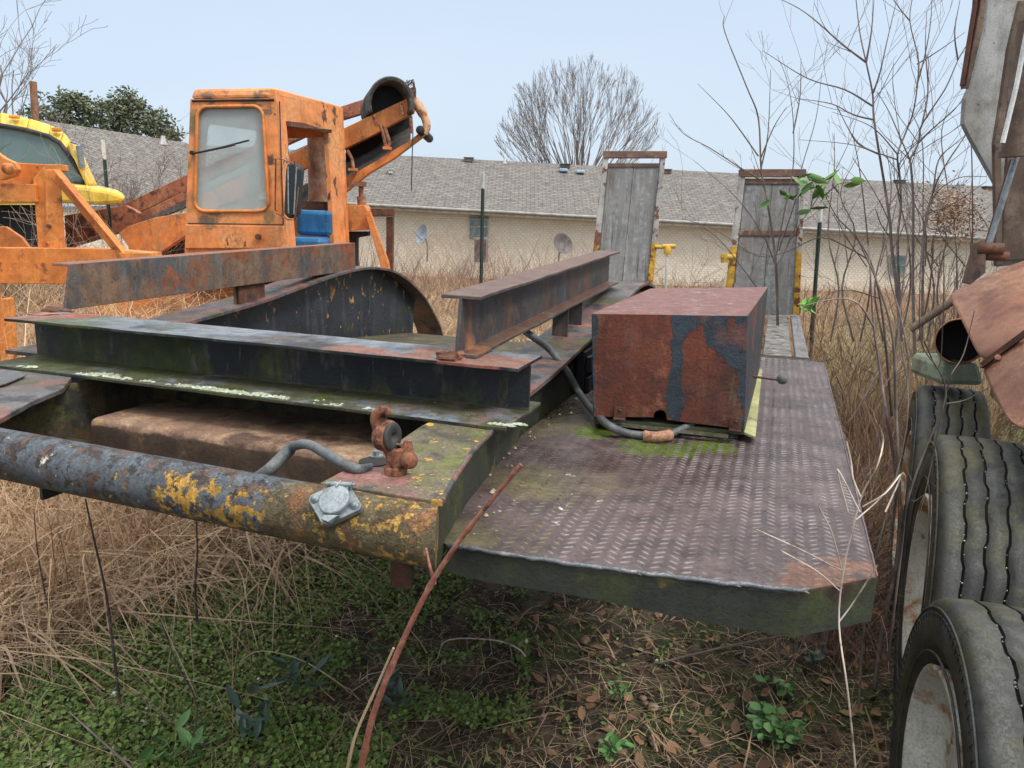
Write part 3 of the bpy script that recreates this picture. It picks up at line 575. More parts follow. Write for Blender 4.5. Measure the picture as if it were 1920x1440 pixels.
# ================================================================== BOX with lever
bp0 = Z(1112, 782, 1.122); bq0 = Z(1396, 806, 1.122)
box_ = thing('equipment_box', 'rusty red and black metal box standing on the checker plate deck', 'metal box', (bp0+bq0)*.5-UP*.032)
tp0 = Y(1109, 588, bp0.y-.006); tq0 = Y(1402, 592, bq0.y-.004); tb = Y(1440, 538, 2.78); tc_ = Y(1219, 541, 2.90)
bb = Vector((tb.x, tb.y, 1.118)); bc = Vector((tc_.x, tc_.y, 1.118))
YB = lambda a, b: Y(a, b, bp0.y+(bq0.y-bp0.y)*(a-1112)/284)
M_box = mat('peeling_black_over_rust', (.155, .040, .022), [L_((.10, .035, .025), 9, .55, w=.08), L_((.24, .085, .045), 14, .60, w=.06), L_((.030, .045, .062), 20, .74, w=.02, amp=.36, rough=.4, h=.8, st=(1, 1, .55), band=[(YB(1268, 700), S, .042), (YB(1412, 700), S, .06), (YB(1104, 700), S, .028)], at=[(YB(1370, 590), .14), (YB(1395, 650), .10), (YB(1300, 590), .07)]),
    L_((.20, .075, .06), 7, .62, w=.1, up=.42, rough=.5), L_((.24, .25, .24), 30, .93, w=.05, up=.32), L_((.15, .17, .10), 14, .64, w=.06, st=(1, 1, .2), a=.7), L_((.32, .28, .27), 60, .73, w=.02)], rough=.8, bump=.6, bscale=70)
def quad_thick(mb, q, vec): mb.hexa([Vector(p)+Vector(vec) for p in q], q)
m = MB(); th = .004
nf = (tq0-tp0).cross(bp0-tp0).normalized()
if nf.y > 0: nf = -nf
# front sheet with a small arch cut at the bottom
arch = [(1225, 783), (1226, 776), (1231, 771), (1238, 769), (1245, 771), (1249, 777), (1250, 788)]
front = [tp0, tq0, bq0]+[Y(a, b, bp0.y+(bq0.y-bp0.y)*(a-1112)/284) for a, b in arch[::-1]]+[bp0]
m.prism(front, -nf*th)
m.hexa([tp0, tq0, tb, tc_], [p-UP*th for p in (tp0, tq0, tb, tc_)]); hood = obj('hood', m, M_box, box_, bevel=.0015)
m = MB(); m.hexa([tq0, tb, bb, bq0], [p-S*th for p in (tq0, tb, bb, bq0)]); m.hexa([tp0, tc_, bc, bp0], [p+S*th for p in (tp0, tc_, bc, bp0)]); m.hexa([tb, tc_, bc, bb], [p-F*th for p in (tb, tc_, bc, bb)])
obj('side_panel', m, M_box, box_, bevel=.0015)
m = MB(); P4 = [bp0+F*.004+UP*-.004, bq0+F*.004-UP*.004+S*.0, bb-UP*.004, bc-UP*.004]
m.hexa([p-UP*.010 for p in P4], P4); m.prism([Z(1118, 787, 1.112), Z(1180, 796, 1.112), Z(1365, 816, 1.112), Z(1365, 822, 1.105), Z(1118, 795, 1.105)], F*.01); obj('base_tray', m, M_beam, box_)
m = MB(); q0 = bq0-UP*.006; m.hexa([q0-UP*.006, q0+S*.028-UP*.012-F*.01, bb+S*.01-UP*.006, bb-UP*.006], [q0, q0+S*.028-UP*.006-F*.01, bb+S*.01, bb+UP*.002]); obj('tray_flap', m, mat('pale_green_yellow_paint', (.36, .36, .16), [L_((.2, .17, .1), 20, .6)], rough=.6), box_)
for (a, b, c_) in ((1163, 785, 22), (1380, 806, 24)):
    m = MB(); c0 = Y(a, b-16, bp0.y+(bq0.y-bp0.y)*(a-1112)/284-.006); m.box(c0+UP*-.010, .030, .004, .036, ax=S, ay=F); m.box(c0+F*-.006-UP*.022, .03, .016, .003, ax=S, ay=F); m.lathe(c0-F*.004, -F, [(0, .004), (.002, .004), (.003, 1e-4)], 8); obj('bracket', m, M_rustp, box_)
for c0 in (T(2.0, -.075, ZP), T(2.0, -.40, ZP), T(2.85, -.05, ZP), T(2.85, -.42, ZP)):
    m = MB(); pf = []
    for i in range(5): pf += [(i*.006, .022), (i*.006+.002, .026), (i*.006+.004, .026), (i*.006+.006, .022)]
    m.lathe(c0+UP*-.002, UP, pf, 18); obj('rubber_mount', m, M_rubber, box_)
m = MB(); lv0 = Y(1412, 706, 1.93); lv1 = Y(1458, 712, 1.93); m.tube([lv0, lv1], .0032, 8); lev = obj('lever', m, M_rustp, box_); LOC[lev.name] = LOC[box_.name]
m = MB(); kc = Y(1467, 711, 1.93); m.lathe(kc-UP*.0135, UP, [(.0135-.0135*math.cos(a), .0135*math.sin(a)+1e-4) for a in [i/12*math.pi for i in range(13)]], 20); subp('knob', m, mat('worn_knob', (.10, .105, .09), rough=.7), lev)
# hose from the rail to the box
hs = thing('hose', 'bent grey rubber hose running from the trailer rail to the rusty box', 'hose', Z(1200, 815, ZP))
hy = bp0.y-.05
pts = [V(985, 622, -.66), V(1000, 632, -.63), V(1030, 655, -.60), V(1060, 692, -.55), Y(1085, 735, 2.2), Y(1110, 768, 2.06), Z(1140, 797, ZP+.030), Z(1175, 812, ZP+.012), Z(1208, 817, ZP+.010)]
m = MB(); m.tube(smoothpath(pts, 6), .0105, 12); obj('hose_tube', m, M_hose, hs)
m = MB(); m.tube([Z(1256, 815, ZP+.012), Z(1270, 808, ZP+.018), Z(1298, 795, ZP+.03)], .009, 12); obj('hose_tube', m, M_hose, hs)
m = MB(); m.tube([Z(1207, 818, ZP+.013), Z(1232, 820, ZP+.014), Z(1256, 816, ZP+.014)], .0145, 16); m.tube([Z(1209, 818, ZP+.013), Z(1212, 818.3, ZP+.013)], .0155, 16); obj('rusty_sleeve', m, mat('pink_rust_sleeve', (.46, .24, .15), [L_((.25, .10, .06), 40, .55, w=.1)], rough=.85, bump=.6), hs)
# ================================================================== ORANGE CONVEYOR MACHINE
M_or = mat('faded_orange_paint', ORA, [L_((.60, .25, .07), 3, .52, w=.12), L_((.42, .13, .045), 9, .64, w=.05, st=(1, 1, .35)), L_((.11, .045, .03), 14, .70, w=.03), L_((.09, .07, .05), 8, .62, w=.06, st=(1, 1, .6), a=.7), L_((.72, .34, .14), 10, .63, st=(1, 1, .12), w=.06, a=.7)], rough=.55, bump=.25, grime=.3)
M_cab = mat('cab_orange_paint', (.72, .25, .075), [L_((.70, .31, .12), 2.5, .52, w=.12), L_((.42, .14, .05), 9, .66, w=.05, st=(1, 1, .16)), L_((.13, .055, .03), 14, .70, w=.03, st=(1, 1, .5)), L_((.10, .08, .055), 7, .88, w=.06, st=(.5, .5, 1), a=.85, amp=.35, at=[(Y(400, 187, 7.5), .35), (Y(480, 187, 7.5), .35), (Y(365, 230, 7.5), .2), (Y(395, 405, 7.5), .22), (Y(600, 250, 8.2), .35)]), L_((.74, .34, .15), 10, .64, st=(1, 1, .1), w=.06, a=.6), L_((.26, .19, .08), 7, .80, w=.08, a=.8, amp=.34, st=(1, 1, .4), at=[(Y(364, 230, 7.5), .22), (Y(360, 300, 7.5), .16), (Y(358, 380, 7.5), .18), (Y(500, 405, 7.45), .12)]), L_((.10, .05, .035), 9, .76, w=.03, amp=.22, st=(1, 1, .5), at=[(Y(520, 300, 7.6), .3), (Y(540, 250, 7.8), .2), (Y(610, 350, 8.4), .3), (Y(600, 210, 8.3), .4), (Y(440, 455, 7.45), .2)])], rough=.5, bump=.25, grime=.35)
M_red = mat('dull_red_trough_paint', (.33, .10, .05), [L_((.42, .17, .09), 5, .52, w=.1), L_((.12, .045, .03), 9, .56, w=.06), L_((.24, .2, .18), 14, .66, w=.05)], rough=.7, bump=.3)
M_belt = mat('dusty_conveyor_belt', (.07, .068, .066), [L_((.14, .13, .12), 6, .52, w=.1), L_((.2, .12, .08), 10, .66, w=.05)], rough=.8)
M_dark = mat('dark_parts_and_shade', (.02, .02, .022), bump=0, rough=.8)  # near black for dark parts, and for shade in hood, pipe and below boom
def glass(name, col, alpha, rough=.15):
    m = bpy.data.materials.new(name); m.use_nodes = True; t = m.node_tree; b = t.nodes['Principled BSDF']; b.inputs['Base Color'].default_value = (*col, 1); b.inputs['Roughness'].default_value = rough; b.inputs['Alpha'].default_value = alpha
    g = t.nodes.new('ShaderNodeNewGeometry'); n = t.nodes.new('ShaderNodeTexNoise'); n.inputs['Scale'].default_value = 3; n.inputs['Detail'].default_value = 6; t.links.new(g.outputs['Position'], n.inputs['Vector'])
    mr = t.nodes.new('ShaderNodeMapRange'); mr.inputs[3].default_value = alpha*.8; mr.inputs[4].default_value = min(1, alpha*1.25); mr.inputs[1].default_value = .35; mr.inputs[2].default_value = .65; t.links.new(n.outputs['Fac'], mr.inputs[0]); t.links.new(mr.outputs[0], b.inputs['Alpha'])
    return m
M_glass = glass('dusty_cab_glass', (.42, .50, .50), .48, .10); M_wind = glass('truck_windscreen_glass', (.13, .20, .22), .96, .08)
conv = thing('conveyor_loader', 'orange belt conveyor machine with a tall windowed operator cab', 'loader', Vector((-2.6, 8, 0)))
def wall_hole(mb, q, hole, nrm, th, rc=.12, n=5):
    """q: 4 corners TL TR BR BL; hole: (s0,t0,s1,t1) in 0..1; rounded opening with solid thickness"""
    TL, TR, BR_, BL = [Vector(p) for p in q]
    P = lambda s, t: TL.lerp(TR, s).lerp(BL.lerp(BR_, s), t)
    s0, t0, s1, t1 = hole; W_ = (TR-TL).length; H_ = (BL-TL).length; rs = rc/W_; rt = rc/H_; inn = []; outr = []
    cs = [((s0+rs, t0+rt), math.pi, (0, 0)), ((s1-rs, t0+rt), -math.pi/2, (1, 0)), ((s1-rs, t1-rt), 0, (1, 1)), ((s0+rs, t1-rt), math.pi/2, (0, 1))]
    for (cx, cy), a0, oc in cs:
        for k in range(n+1):
            a = a0+k/n*math.pi/2; inn.append((cx+rs*math.cos(a), cy+rt*math.sin(a))); outr.append(oc)
    N = len(inn); I = [P(*p) for p in inn]; O = [P(*p) for p in outr]; nv = Vector(nrm)*th
    mb.add(I+O+[p+nv for p in I]+[p+nv for p in O], [(i, (i+1) % N, N+(i+1) % N, N+i) for i in range(N)]+[(2*N+i, 3*N+i, 3*N+(i+1) % N, 2*N+(i+1) % N) for i in range(N)]+[(i, 2*N+i, 2*N+(i+1) % N, (i+1) % N) for i in range(N)])
    for c1, c2 in ((TL, TR), (TR, BR_), (BR_, BL), (BL, TL)): mb.add([c1, c2, c2+nv, c1+nv], [(0, 1, 2, 3)])
    return I
cy0, cy1 = 7.5, 8.6
TL = Y(357, 186, cy0); TR = Y(516, 183, cy0); BR_ = Y(540, 470, cy0-.02); BLc = Y(346, 476, cy0-.02)
BR_low = Y(544, 515, cy0-.03); BL_low = Y(344, 515, cy0-.03)
m = MB()
# holes measured as fractions of the front panel
I = wall_hole(m, (TL, TR, Y(538, 447, cy0-.02), Y(347, 447, cy0-.02)), (.09, .055, .845, .80), (0, 1, 0), .05, rc=.09)
front_w = obj('cab_front', m, M_cab, conv, bevel=.006)
m = MB(); m.hexa([Y(346, 462, cy0-.01), Y(539, 462, cy0-.01), BR_low, BL_low], [p+Vector((0, .05, 0)) for p in (Y(346, 462, cy0-.01), Y(539, 462, cy0-.01), BR_low, BL_low)]); m.hexa([Y(347, 421, cy0-.045), Y(531, 424, cy0-.045), Y(540, 466, cy0-.045), Y(346, 466, cy0-.045)], [p+Vector((0, .05, 0)) for p in (Y(347, 421, cy0-.045), Y(531, 424, cy0-.045), Y(540, 466, cy0-.045), Y(346, 466, cy0-.045))]); obj('cab_apron', m, M_cab, conv, bevel=.008)
m = MB(); m.tube([p+Vector((0, -.008, 0)) for p in I]+[I[0]+Vector((0, -.008, 0))], .017, 6); wf = obj('window_frame', m, M_or, conv); LOC[wf.name] = LOC[conv.name]
m = MB(); m.prism([p+Vector((0, .02, 0)) for p in I], (0, .006, 0)); subp('windscreen', m, M_glass, wf)
# door seam line around the front panel
m = MB(); m.tube([Y(524, 190, cy0-.006), Y(531, 421, cy0-.03), Y(352, 419, cy0-.03)], .006, 5); m.tube([Y(360, 189, cy0-.008), Y(514, 187, cy0-.008)], .010, 5); obj('seam', m, M_dark, conv)
# roof
RTR = Y(643, 199, cy1); TRt = Y(516, 163, cy0); RTL = RTR+(Y(361, 165, cy0)-TRt)
m = MB(); a4 = [Y(361, 165, cy0)+Vector((0, .02, 0)), TRt+Vector((0, .02, 0)), RTR, RTL]; b4 = [TL+Vector((-.005, -.012, 0)), TR+Vector((.005, -.012, 0)), RTR-UP*.09, RTL-UP*.09]
m.hexa(b4, a4); obj('cab_roof', m, M_cab, conv, bevel=.03)
# right side wall with door window opening (goes low)
Rtop = RTR-UP*.02; Rbot = Y(656, 470, cy1); Rlow = Y(658, 515, cy1)
m = MB(); sn = Vector((-1, 0, 0))
wall_hole(m, (TR+UP*.07, Rtop, Rlow, BR_low), (.12, .165, .73, .90), sn, .05, rc=.02)
side = obj('cab_side', m, M_cab, conv, bevel=.005)
m = MB(); m.prism([Y(532, 227, 7.62)+Vector((.02, 0, 0)), Y(560, 230, 7.85)+Vector((.02, 0, 0)), Y(590, 240, 8.1)+Vector((.02, 0, 0)), Y(614, 243, 8.3)+Vector((.02, 0, 0)), Y(612, 249, 8.3)+Vector((.02, 0, 0)), Y(532, 236, 7.62)+Vector((.02, 0, 0))], (.03, 0, 0)); obj('rain_gutter', m, M_rustp, conv)
# left and back walls
LB = [Y(361, 180, cy0)+Vector((.02, .05, 0)), RTL+Vector((.02, 0, -.03)), Y(346, 560, cy0)+Vector((.0, cy1-cy0, 0)), Y(346, 560, cy0)+Vector((0, .05, 0))]
m = MB(); wall_hole(m, LB, (.12, .12, .85, .62), (1, 0, 0), .03, rc=.06); obj('cab_side', m, M_cab, conv)
m = MB(); wall_hole(m, (RTL-UP*.05, RTR-UP*.05, Rlow, LB[2]), (.10, .15, .88, .56), (0, -1, 0), .03, rc=.06); obj('cab_back', m, M_cab, conv)
m = MB(); m.box(Vector((-2.45, 8.15, 1.15)), 1.2, .9, .05); obj('cab_floor', m, M_dark, conv)
m = MB(); st_ = Y(590, 418, 8.15); m.box(st_+Vector((0, 0, .0)), .36, .10, .26); m.box(st_+Vector((-.02, -.18, -.20)), .38, .42, .12); se = obj('seat', m, mat('blue_vinyl', (.02, .13, .30), [L_((.03, .20, .42), 5, .55, w=.1)], rough=.45, bump=.1), conv, bevel=.04)
m = MB(); m.box(st_+Vector((-.02, -.1, -.42)), .2, .2, .34); obj('seat_pedestal', m, M_dark, conv)
m = MB(); m.box(Y(575, 386, 8.45), .6, .05, .10); obj('inner_panel', m, M_rustp, conv)
m = MB(); wc = Y(440, 392, 7.75); m.tube([wc+Vector((math.cos(a)*.17, math.sin(a)*.17*.9, math.sin(a)*.06)) for a in [i/24*6.283 for i in range(25)]], .012, 6); m.tube([wc, wc+Vector((0, -.12, -.3))], .02, 6); obj('steering_wheel', m, M_dark, conv)
m = MB(); m.tube([Y(360, 287, 7.44), Y(372, 286, 7.42), Y(420, 276, 7.43), Y(441, 271, 7.45)], .010, 6); m.tube([Y(405, 279, 7.455), Y(467, 263, 7.455)], .009, 5); m.disc(Y(362, 287, 7.47), (0, -1, 0), .02, .04, 10); obj('wiper', m, M_blackpl, conv)
m = MB(); m.disc(Y(485, 444, 7.44), (0, -1, 0), .028, .03, 12); obj('lamp_stub', m, M_rustp, conv)
mr = MB(); q = [Y(535, 318, 7.2), Y(537, 307, 7.2), Y(551, 304, 7.2), Y(563, 316, 7.2), Y(556, 402, 7.15), Y(541, 411, 7.15), Y(531, 400, 7.15)]
mr.prism(q, (.02, .10, 0)); mir = obj('mirror', mr, M_blackpl, conv, bevel=.02); LOC[mir.name] = LOC[conv.name]
m = MB(); m.tube([Y(540, 313, 7.19), Y(541, 400, 7.14)], .008, 6); m.tube([Y(556, 313, 7.19), Y(551, 402, 7.14)], .008, 6); subp('mirror_trim', m, M_galv, mir)
m = MB(); m.tube([Y(520, 395, 7.46), Y(516, 395, 7.44), Y(517, 298, 7.44), Y(530, 298, 7.3), Y(552, 308, 7.2), Y(552, 297, 7.2)], .007, 6); m.tube([Y(519, 400, 7.44), Y(540, 412, 7.17), Y(553, 412, 7.15), Y(560, 350, 7.18)], .007, 6); subp('mirror_bracket', m, M_rusto, mir)
# exhaust stack behind the window
m = MB(); m.lathe(Y(597, 385, 9.0)-UP*.3, UP, [(0, .11), (1.25, .11), (1.27, .15), (1.31, .15), (1.33, .08)], 20); obj('exhaust_stack', m, mat('brown_stack', (.30, .16, .10), [L_((.4, .32, .25), 8, .5, w=.1)], rough=.6), conv)
# conveyor boom : far rail, near rail, belt, lower frame
def sl(name, px, y, th, mt, bevel=.006): m = MB(); slab(m, px, y, th); return obj(name, m, mt, conv, bevel=bevel)
sl('upper_rail', [(228, 384), (350, 328), (641, 199), (700, 180), (778, 162), (778, 186), (700, 206), (641, 224), (350, 356), (256, 401)], 10.0, .12, M_red)
sl('upper_rail', [(643, 241), (775, 179), (782, 190), (775, 211), (700, 253), (646, 279), (560, 322), (480, 360), (350, 414), (350, 380), (480, 318), (560, 281)], 9.15, .10, M_or)
m = MB(); m.hexa([Y(350, 392, 9.2), Y(646, 262, 9.2), Y(646, 240, 10.0), Y(350, 372, 10.0)], [Y(350, 398, 9.2), Y(646, 268, 9.2), Y(646, 246, 10.0), Y(350, 378, 10.0)])
m.hexa([Y(646, 262, 9.2), Y(770, 200, 9.2), Y(770, 186, 10.0), Y(646, 240, 10.0)], [Y(646, 270, 9.2), Y(770, 208, 9.2), Y(770, 193, 10.0), Y(646, 247, 10.0)])
obj('conveyor_belt', m, M_belt, conv)
sl('lower_boom', [(560, 385), (649, 334), (700, 305), (770, 262), (790, 246), (801, 235), (803, 245), (790, 258), (740, 296), (690, 326), (648, 360), (560, 410)], 9.1, .12, M_or)
m = MB(); m.hexa([Y(560, 385, 9.2), Y(770, 262, 9.2), Y(770, 236, 9.95), Y(560, 352, 9.95)], [Y(560, 392, 9.2), Y(770, 269, 9.2), Y(770, 243, 9.95), Y(560, 359, 9.95)]); obj('return_belt', m, M_belt, conv)
sl('back_plate', [(648, 280), (770, 214), (772, 238), (648, 310)], 9.9, .05, M_dark)
sl('trough_plate', [(120, 404), (235, 385), (262, 400), (350, 356), (350, 374), (267, 413), (222, 437), (125, 466)], 9.6, .10, M_red)
sl('belt_end', [(267, 413), (350, 374), (350, 388), (290, 412), (222, 437)], 9.4, .08, M_belt)
sl('lower_boom', [(222, 437), (240, 424), (290, 408), (350, 398), (350, 440), (318, 462), (284, 482), (250, 475)], 9.0, .12, M_or)
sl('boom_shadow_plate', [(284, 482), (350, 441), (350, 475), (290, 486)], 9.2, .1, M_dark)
# corrugated end hood
m = MB(); hc0 = Y(733, 194, 8.95); axh = Vector((-.28, .95, .0)).normalized(); K = 28; J = 14; vs = []
for j in range(J*4+1):
    rr = .275+.013*math.sin(j*math.pi/2); c = hc0+axh*(j/(J*4)*.85)+UP*(.0)
    for k in range(K+1):
        a = R(-20)+k/K*R(222); vs.append(c+Vector((math.cos(a)*rr*.92, 0, math.sin(a)*rr)))
m.add(vs, [(j*(K+1)+k, j*(K+1)+k+1, (j+1)*(K+1)+k+1, (j+1)*(K+1)+k) for j in range(J*4) for k in range(K)], True)
hood_o = obj('corrugated_hood', m, mat('weathered_corrugated_rubber', (.13, .125, .115), [L_((.06, .06, .055), 5, .5, w=.1), L_((.2, .19, .16), 14, .6, w=.06)], rough=.85, bump=.6), conv)
sm_ = hood_o.modifiers.new('solid', 'SOLIDIFY'); sm_.thickness = .03
m = MB(); m.disc(hc0+axh*.35, axh, .26, .02, 28); obj('hood_shade_disc', m, M_dark, conv)  # dark filler disc, the hood's inner shade put in as colour
m = MB()
for q in range(9): m.tube(smoothpath([Y(760+random.uniform(-10, 12), 158+random.uniform(-4, 6), 9.3), Y(768+random.uniform(-6, 8), 152+random.uniform(-4, 4), 9.2), Y(778, 166+random.uniform(-4, 8), 9.2), Y(776+random.uniform(-5, 5), 185, 9.1)], 4), .004, 4)
obj('frayed_wire', m, M_rustp, conv)
m = MB(); m.tube(smoothpath([Y(776, 188, 9.05), Y(785, 200, 9.05), Y(797, 222, 9.05), Y(800, 238, 9.05), Y(795, 250, 9.05)], 5), [.055]*9+[.045]*12, 10); obj('end_arm', m, mat('pale_orange_paint', (.62, .36, .20), [L_((.35, .14, .06), 10, .56)], rough=.6), conv)
m = MB(); m.lathe(Y(788, 244, 9.0), (0, 1, 0), [(0, 1e-4), (0, .05), (.9, .05), (.9, 1e-4)], 18); obj('end_roller', m, M_dark, conv)
for pp in ([(712, 233), (718, 248), (724, 277)], [(720, 235), (731, 268), (726, 278)], [(651, 282), (660, 298), (663, 318)], [(770, 217), (772, 250)], [(700, 215), (706, 236)], [(752, 193), (756, 216)]):
    m = MB(); m.tube([Y(a, b, 9.05) for a, b in pp], .022, 6); obj('strut', m, M_rusto, conv)
m = MB(); m.box(Y(662, 318, 9.05), .10, .08, .03); m.box(Y(726, 278, 9.05), .09, .08, .03); obj('foot_plate', m, M_or, conv)
m = MB()
for k in range(38): m.lathe(Y(774-k*.07, 250+k*2.85, 9.05), Vector((1, 0, 0)) if k % 2 else Vector((0, 1, 0)), [(-.003, .012), (.003, .012)], 6)
m.tube([Y(774, 250, 9.05), Y(771, 358, 9.05)], .006, 5); obj('chain', m, M_dark, conv)
# jack, legs and rusty stand
m = MB(); m.tube([Y(677, 345, 8.9), Y(677, 372, 8.9)], .028, 8); m.tube([Y(677, 368, 8.9), Y(680, 395, 8.9)], .05, 10); m.box(Y(672, 345, 8.9), .16, .12, .05); obj('jack_screw', m, M_rusto, conv)
sl('leg_block', [(640, 385), (682, 384), (690, 396), (688, 412), (700, 430), (640, 434)], 8.7, .3, M_or)
sl('leg_under', [(652, 434), (690, 434), (690, 442), (668, 446), (668, 500), (652, 500)], 8.8, .15, M_dark)
sl('brace_leg', [(684, 400), (694, 398), (728, 492), (734, 540), (722, 540), (712, 492)], 8.6, .08, M_or)
sl('stand_bar', [(690, 391), (738, 391), (738, 406), (692, 406)], 8.9, .10, M_rustp)
sl('stand_post', [(724, 407), (737, 407), (735, 560), (724, 560)], 8.92, .10, M_rustp)
m = MB(); m.box(Vector((-2.9, 8.6, .50)), 3.0, 1.4, .7); obj('chassis', m, M_or, conv)
# ================================================================== ORANGE WELDED FRAME (near left)
M_or2 = mat('bright_orange_frame_paint', (.62, .19, .035), [L_((.70, .26, .06), 3, .5, w=.12), L_((.28, .09, .03), 10, .62, w=.05), L_((.12, .05, .03), 18, .68, w=.03)], rough=.5, bump=.2, grime=.3)
of = thing('steel_frame', 'bright orange welded steel frame with a diagonal brace and pin lug', 'steel frame', Vector((-3.1, 5, 0)))
def so_(name, px, y, th, mt=M_or2): m = MB(); slab(m, px, y, th); return obj(name, m, mt, of, bevel=.004)
so_('upright', [(84, 318), (111, 318), (122, 470), (88, 470)], 4.9, .012); so_('upright', [(62, 335), (84, 308), (111, 308), (112, 320), (92, 322), (90, 400), (94, 472), (72, 472), (66, 400)], 4.95, .10)
m = MB(); m.ext([(0, 0), (.075, 0), (.075, .008), (.008, .008), (.008, .075), (0, .075)], Y(113, 318, 4.9), Y(243, 474, 4.9), up=Vector((0, -1, 0))); obj('diagonal_brace', m, M_or2, of, bevel=.002)
so_('top_band', [(-60, 300), (84, 308), (64, 336), (62, 345), (-60, 345)], 5.1, .05); so_('cross_rail', [(-60, 343), (66, 345), (68, 379), (-60, 379)], 4.92, .05)
so_('base_beam', [(-80, 464), (180, 466), (284, 474), (286, 482), (140, 497), (122, 533), (-80, 530)], 4.85, .14)
so_('foot_gusset', [(236, 500), (222, 474), (284, 474), (286, 484)], 4.80, .03)
m = MB(); m.lathe(Y(19, 317, 4.85), (0, 1, 0), [(-.03, 1e-4), (-.03, .035), (0, .035)], 20); obj('pin', m, M_or2, of)
so_('pin_lug', [(-60, 240), (-5, 287), (10, 297), (28, 305), (34, 318), (28, 330), (15, 334), (0, 338), (-60, 300)], 4.88, .04)
so_('curved_plate', [(-60, 420), (10, 425), (40, 445), (62, 475), (-60, 480)], 5.3, .03)
m = MB(); m.disc(Y(93, 424, 4.9), (0, -1, 0), .012, .02, 8); obj('bolt', m, M_rustp, of)
so_('lower_leg', [(-80, 530), (-20, 530), (-10, 700), (-80, 700)], 4.6, .1)
so_('lower_leg', [(0, 560), (14, 560), (24, 690), (0, 700)], 4.3, .06)
# ================================================================== YELLOW TRUCK
M_yel = mat('yellow_truck_paint', (.78, .50, .05), [L_((.80, .60, .10), 3, .52, w=.1), L_((.3, .2, .05), 16, .68)], rough=.35, bump=.1)
yt = thing('yellow_truck', 'yellow truck with a dark curved windscreen and orange roof lamps', 'truck', Vector((-6.5, 9.6, 0)))
m = MB()
def py_(l, y): return [Y(a, b, y) for a, b in l]
roof_o = [(-260, 192), (-120, 196), (0, 210), (55, 222), (95, 234), (120, 248), (133, 266)]
roof_i = [(-260, 230), (-120, 228), (0, 233), (50, 242), (92, 254), (112, 266), (124, 280)]
m = MB(); m.hexa
for i in range(6):
    a = py_([roof_o[i], roof_o[i+1]], 9.2); b = py_([roof_i[i], roof_i[i+1]], 9.1); a2 = [p+Vector((-.25, .5, -.02)) for p in a]; b2 = [p+Vector((-.25, .5, -.02)) for p in b]
    m.hexa([a[0], a[1], a2[1], a2[0]], [b[0], b[1], b2[1], b2[0]])
obj('roof', m, M_yel, yt, bevel=.02)
m = MB(); pl_o = py_([(126, 270), (133, 268), (168, 344), (163, 352)], 9.0); m.prism(pl_o, (-.1, .35, 0)); obj('pillar', m, M_yel, yt, bevel=.01)
m = MB(); wpts = [(-260, 233), (-120, 230), (0, 235), (50, 244), (92, 256), (112, 268), (124, 284), (158, 336), (156, 344), (146, 345), (60, 336), (-260, 320)]
m.prism(py_(wpts, 9.12), (0, .02, 0)); obj('windscreen', m, M_wind, yt)
m = MB(); m.tube(py_(wpts[:-2]+[(60, 337)], 9.1), .028, 8); obj('windscreen_seal', m, M_rubber, yt)
for (a, b, c, d) in ((27, 219, 17, 5), (106, 243, 15, 6)):
    m = MB(); cc_ = Y(a, b, 9.12); m.box(cc_, c/1440*9*1.0, .06, d/1440*9*1.2); obj('marker_lamp', m, mat('amber_lens', (.75, .28, .03), rough=.2, bump=0), yt, bevel=.012)
m = MB(); hp_ = [(-200, 332), (60, 340), (160, 350), (195, 355), (222, 362), (238, 371), (226, 382), (190, 385), (116, 381), (-200, 385)]
m.prism(py_(hp_, 8.6), (-.42, .8, .05)); obj('bonnet', m, M_yel, yt, bevel=.04)
m = MB(); m.prism(py_([(-200, 384), (112, 384), (108, 470), (-200, 480)], 8.9), (-.3, .5, 0)); obj('engine_bay', m, M_dark, yt)
m = MB(); m.tube(py_([(133, 266), (146, 270), (150, 276)], 9.0), .012, 6); m.tube([Y(148, 274, 9.0), Y(154, 315, 9.0)], .035, 8); obj('mirror', m, M_galv, yt)
m = MB(); m.box((-8.3, 10.8, 1.4), 3, 1.2, 1.3); obj('cab_body', m, M_yel, yt)
# ================================================================== RIGHT HAND MACHINE WITH TYRES
M_rfen = mat('pinkish_rust_sheet', (.23, .10, .058), [L_((.31, .16, .10), 3.5, .5, w=.12), L_((.20, .08, .055), 7, .58, w=.08), L_((.55, .5, .45), 18, .72, w=.03), L_((.75, .74, .70), 20, 1.0, w=.03, amp=.5, at=[(Y(1915, 752, 2.05), .035)])], rough=.6, bump=.3)
M_gpan = mat('stained_white_panel', (.36, .37, .36), [L_((.27, .26, .23), 4, .53, w=.1), L_((.10, .06, .04), 14, .66, w=.02), L_((.2, .17, .13), 6, .6, w=.08, a=.7)], rough=.5, bump=.2)
M_brn = mat('brown_grimy_steel', (.10, .065, .045), [L_((.20, .14, .10), 6, .54, w=.08), L_((.05, .035, .028), 12, .6)], rough=.65, bump=.3)
rm = thing('salvage_machine', 'old rusty machine with white hopper side, hydraulic ram and worn truck tyres', 'machinery', Vector((1.9, 2.6, 0)))
def sr(name, px, y, th, mt, bevel=.003): m = MB(); slab(m, px, y, th); return obj(name, m, mt, rm, bevel=bevel)
sr('hopper_side', [(1856, -60), (1846, 60), (1818, 166), (1810, 184), (1807, 232), (1820, 258), (1868, 345), (1870, 500), (2700, 430), (2700, -60)], 3.4, .03, M_gpan)
sr('edge_flashing', [(1834, -60), (1829, 20), (1803, 166), (1817, 166), (1828, 120), (1844, 55), (1856, -60)], 3.36, .012, M_brn)
for k, dx in enumerate((0, 7)): sr('edge_rib', [(1834+dx, -60), (1830+dx, 10), (1806+dx*.6, 160), (1809+dx*.6, 160), (1833+dx, 10), (1837+dx, -60)], 3.33, .03, M_rustp)
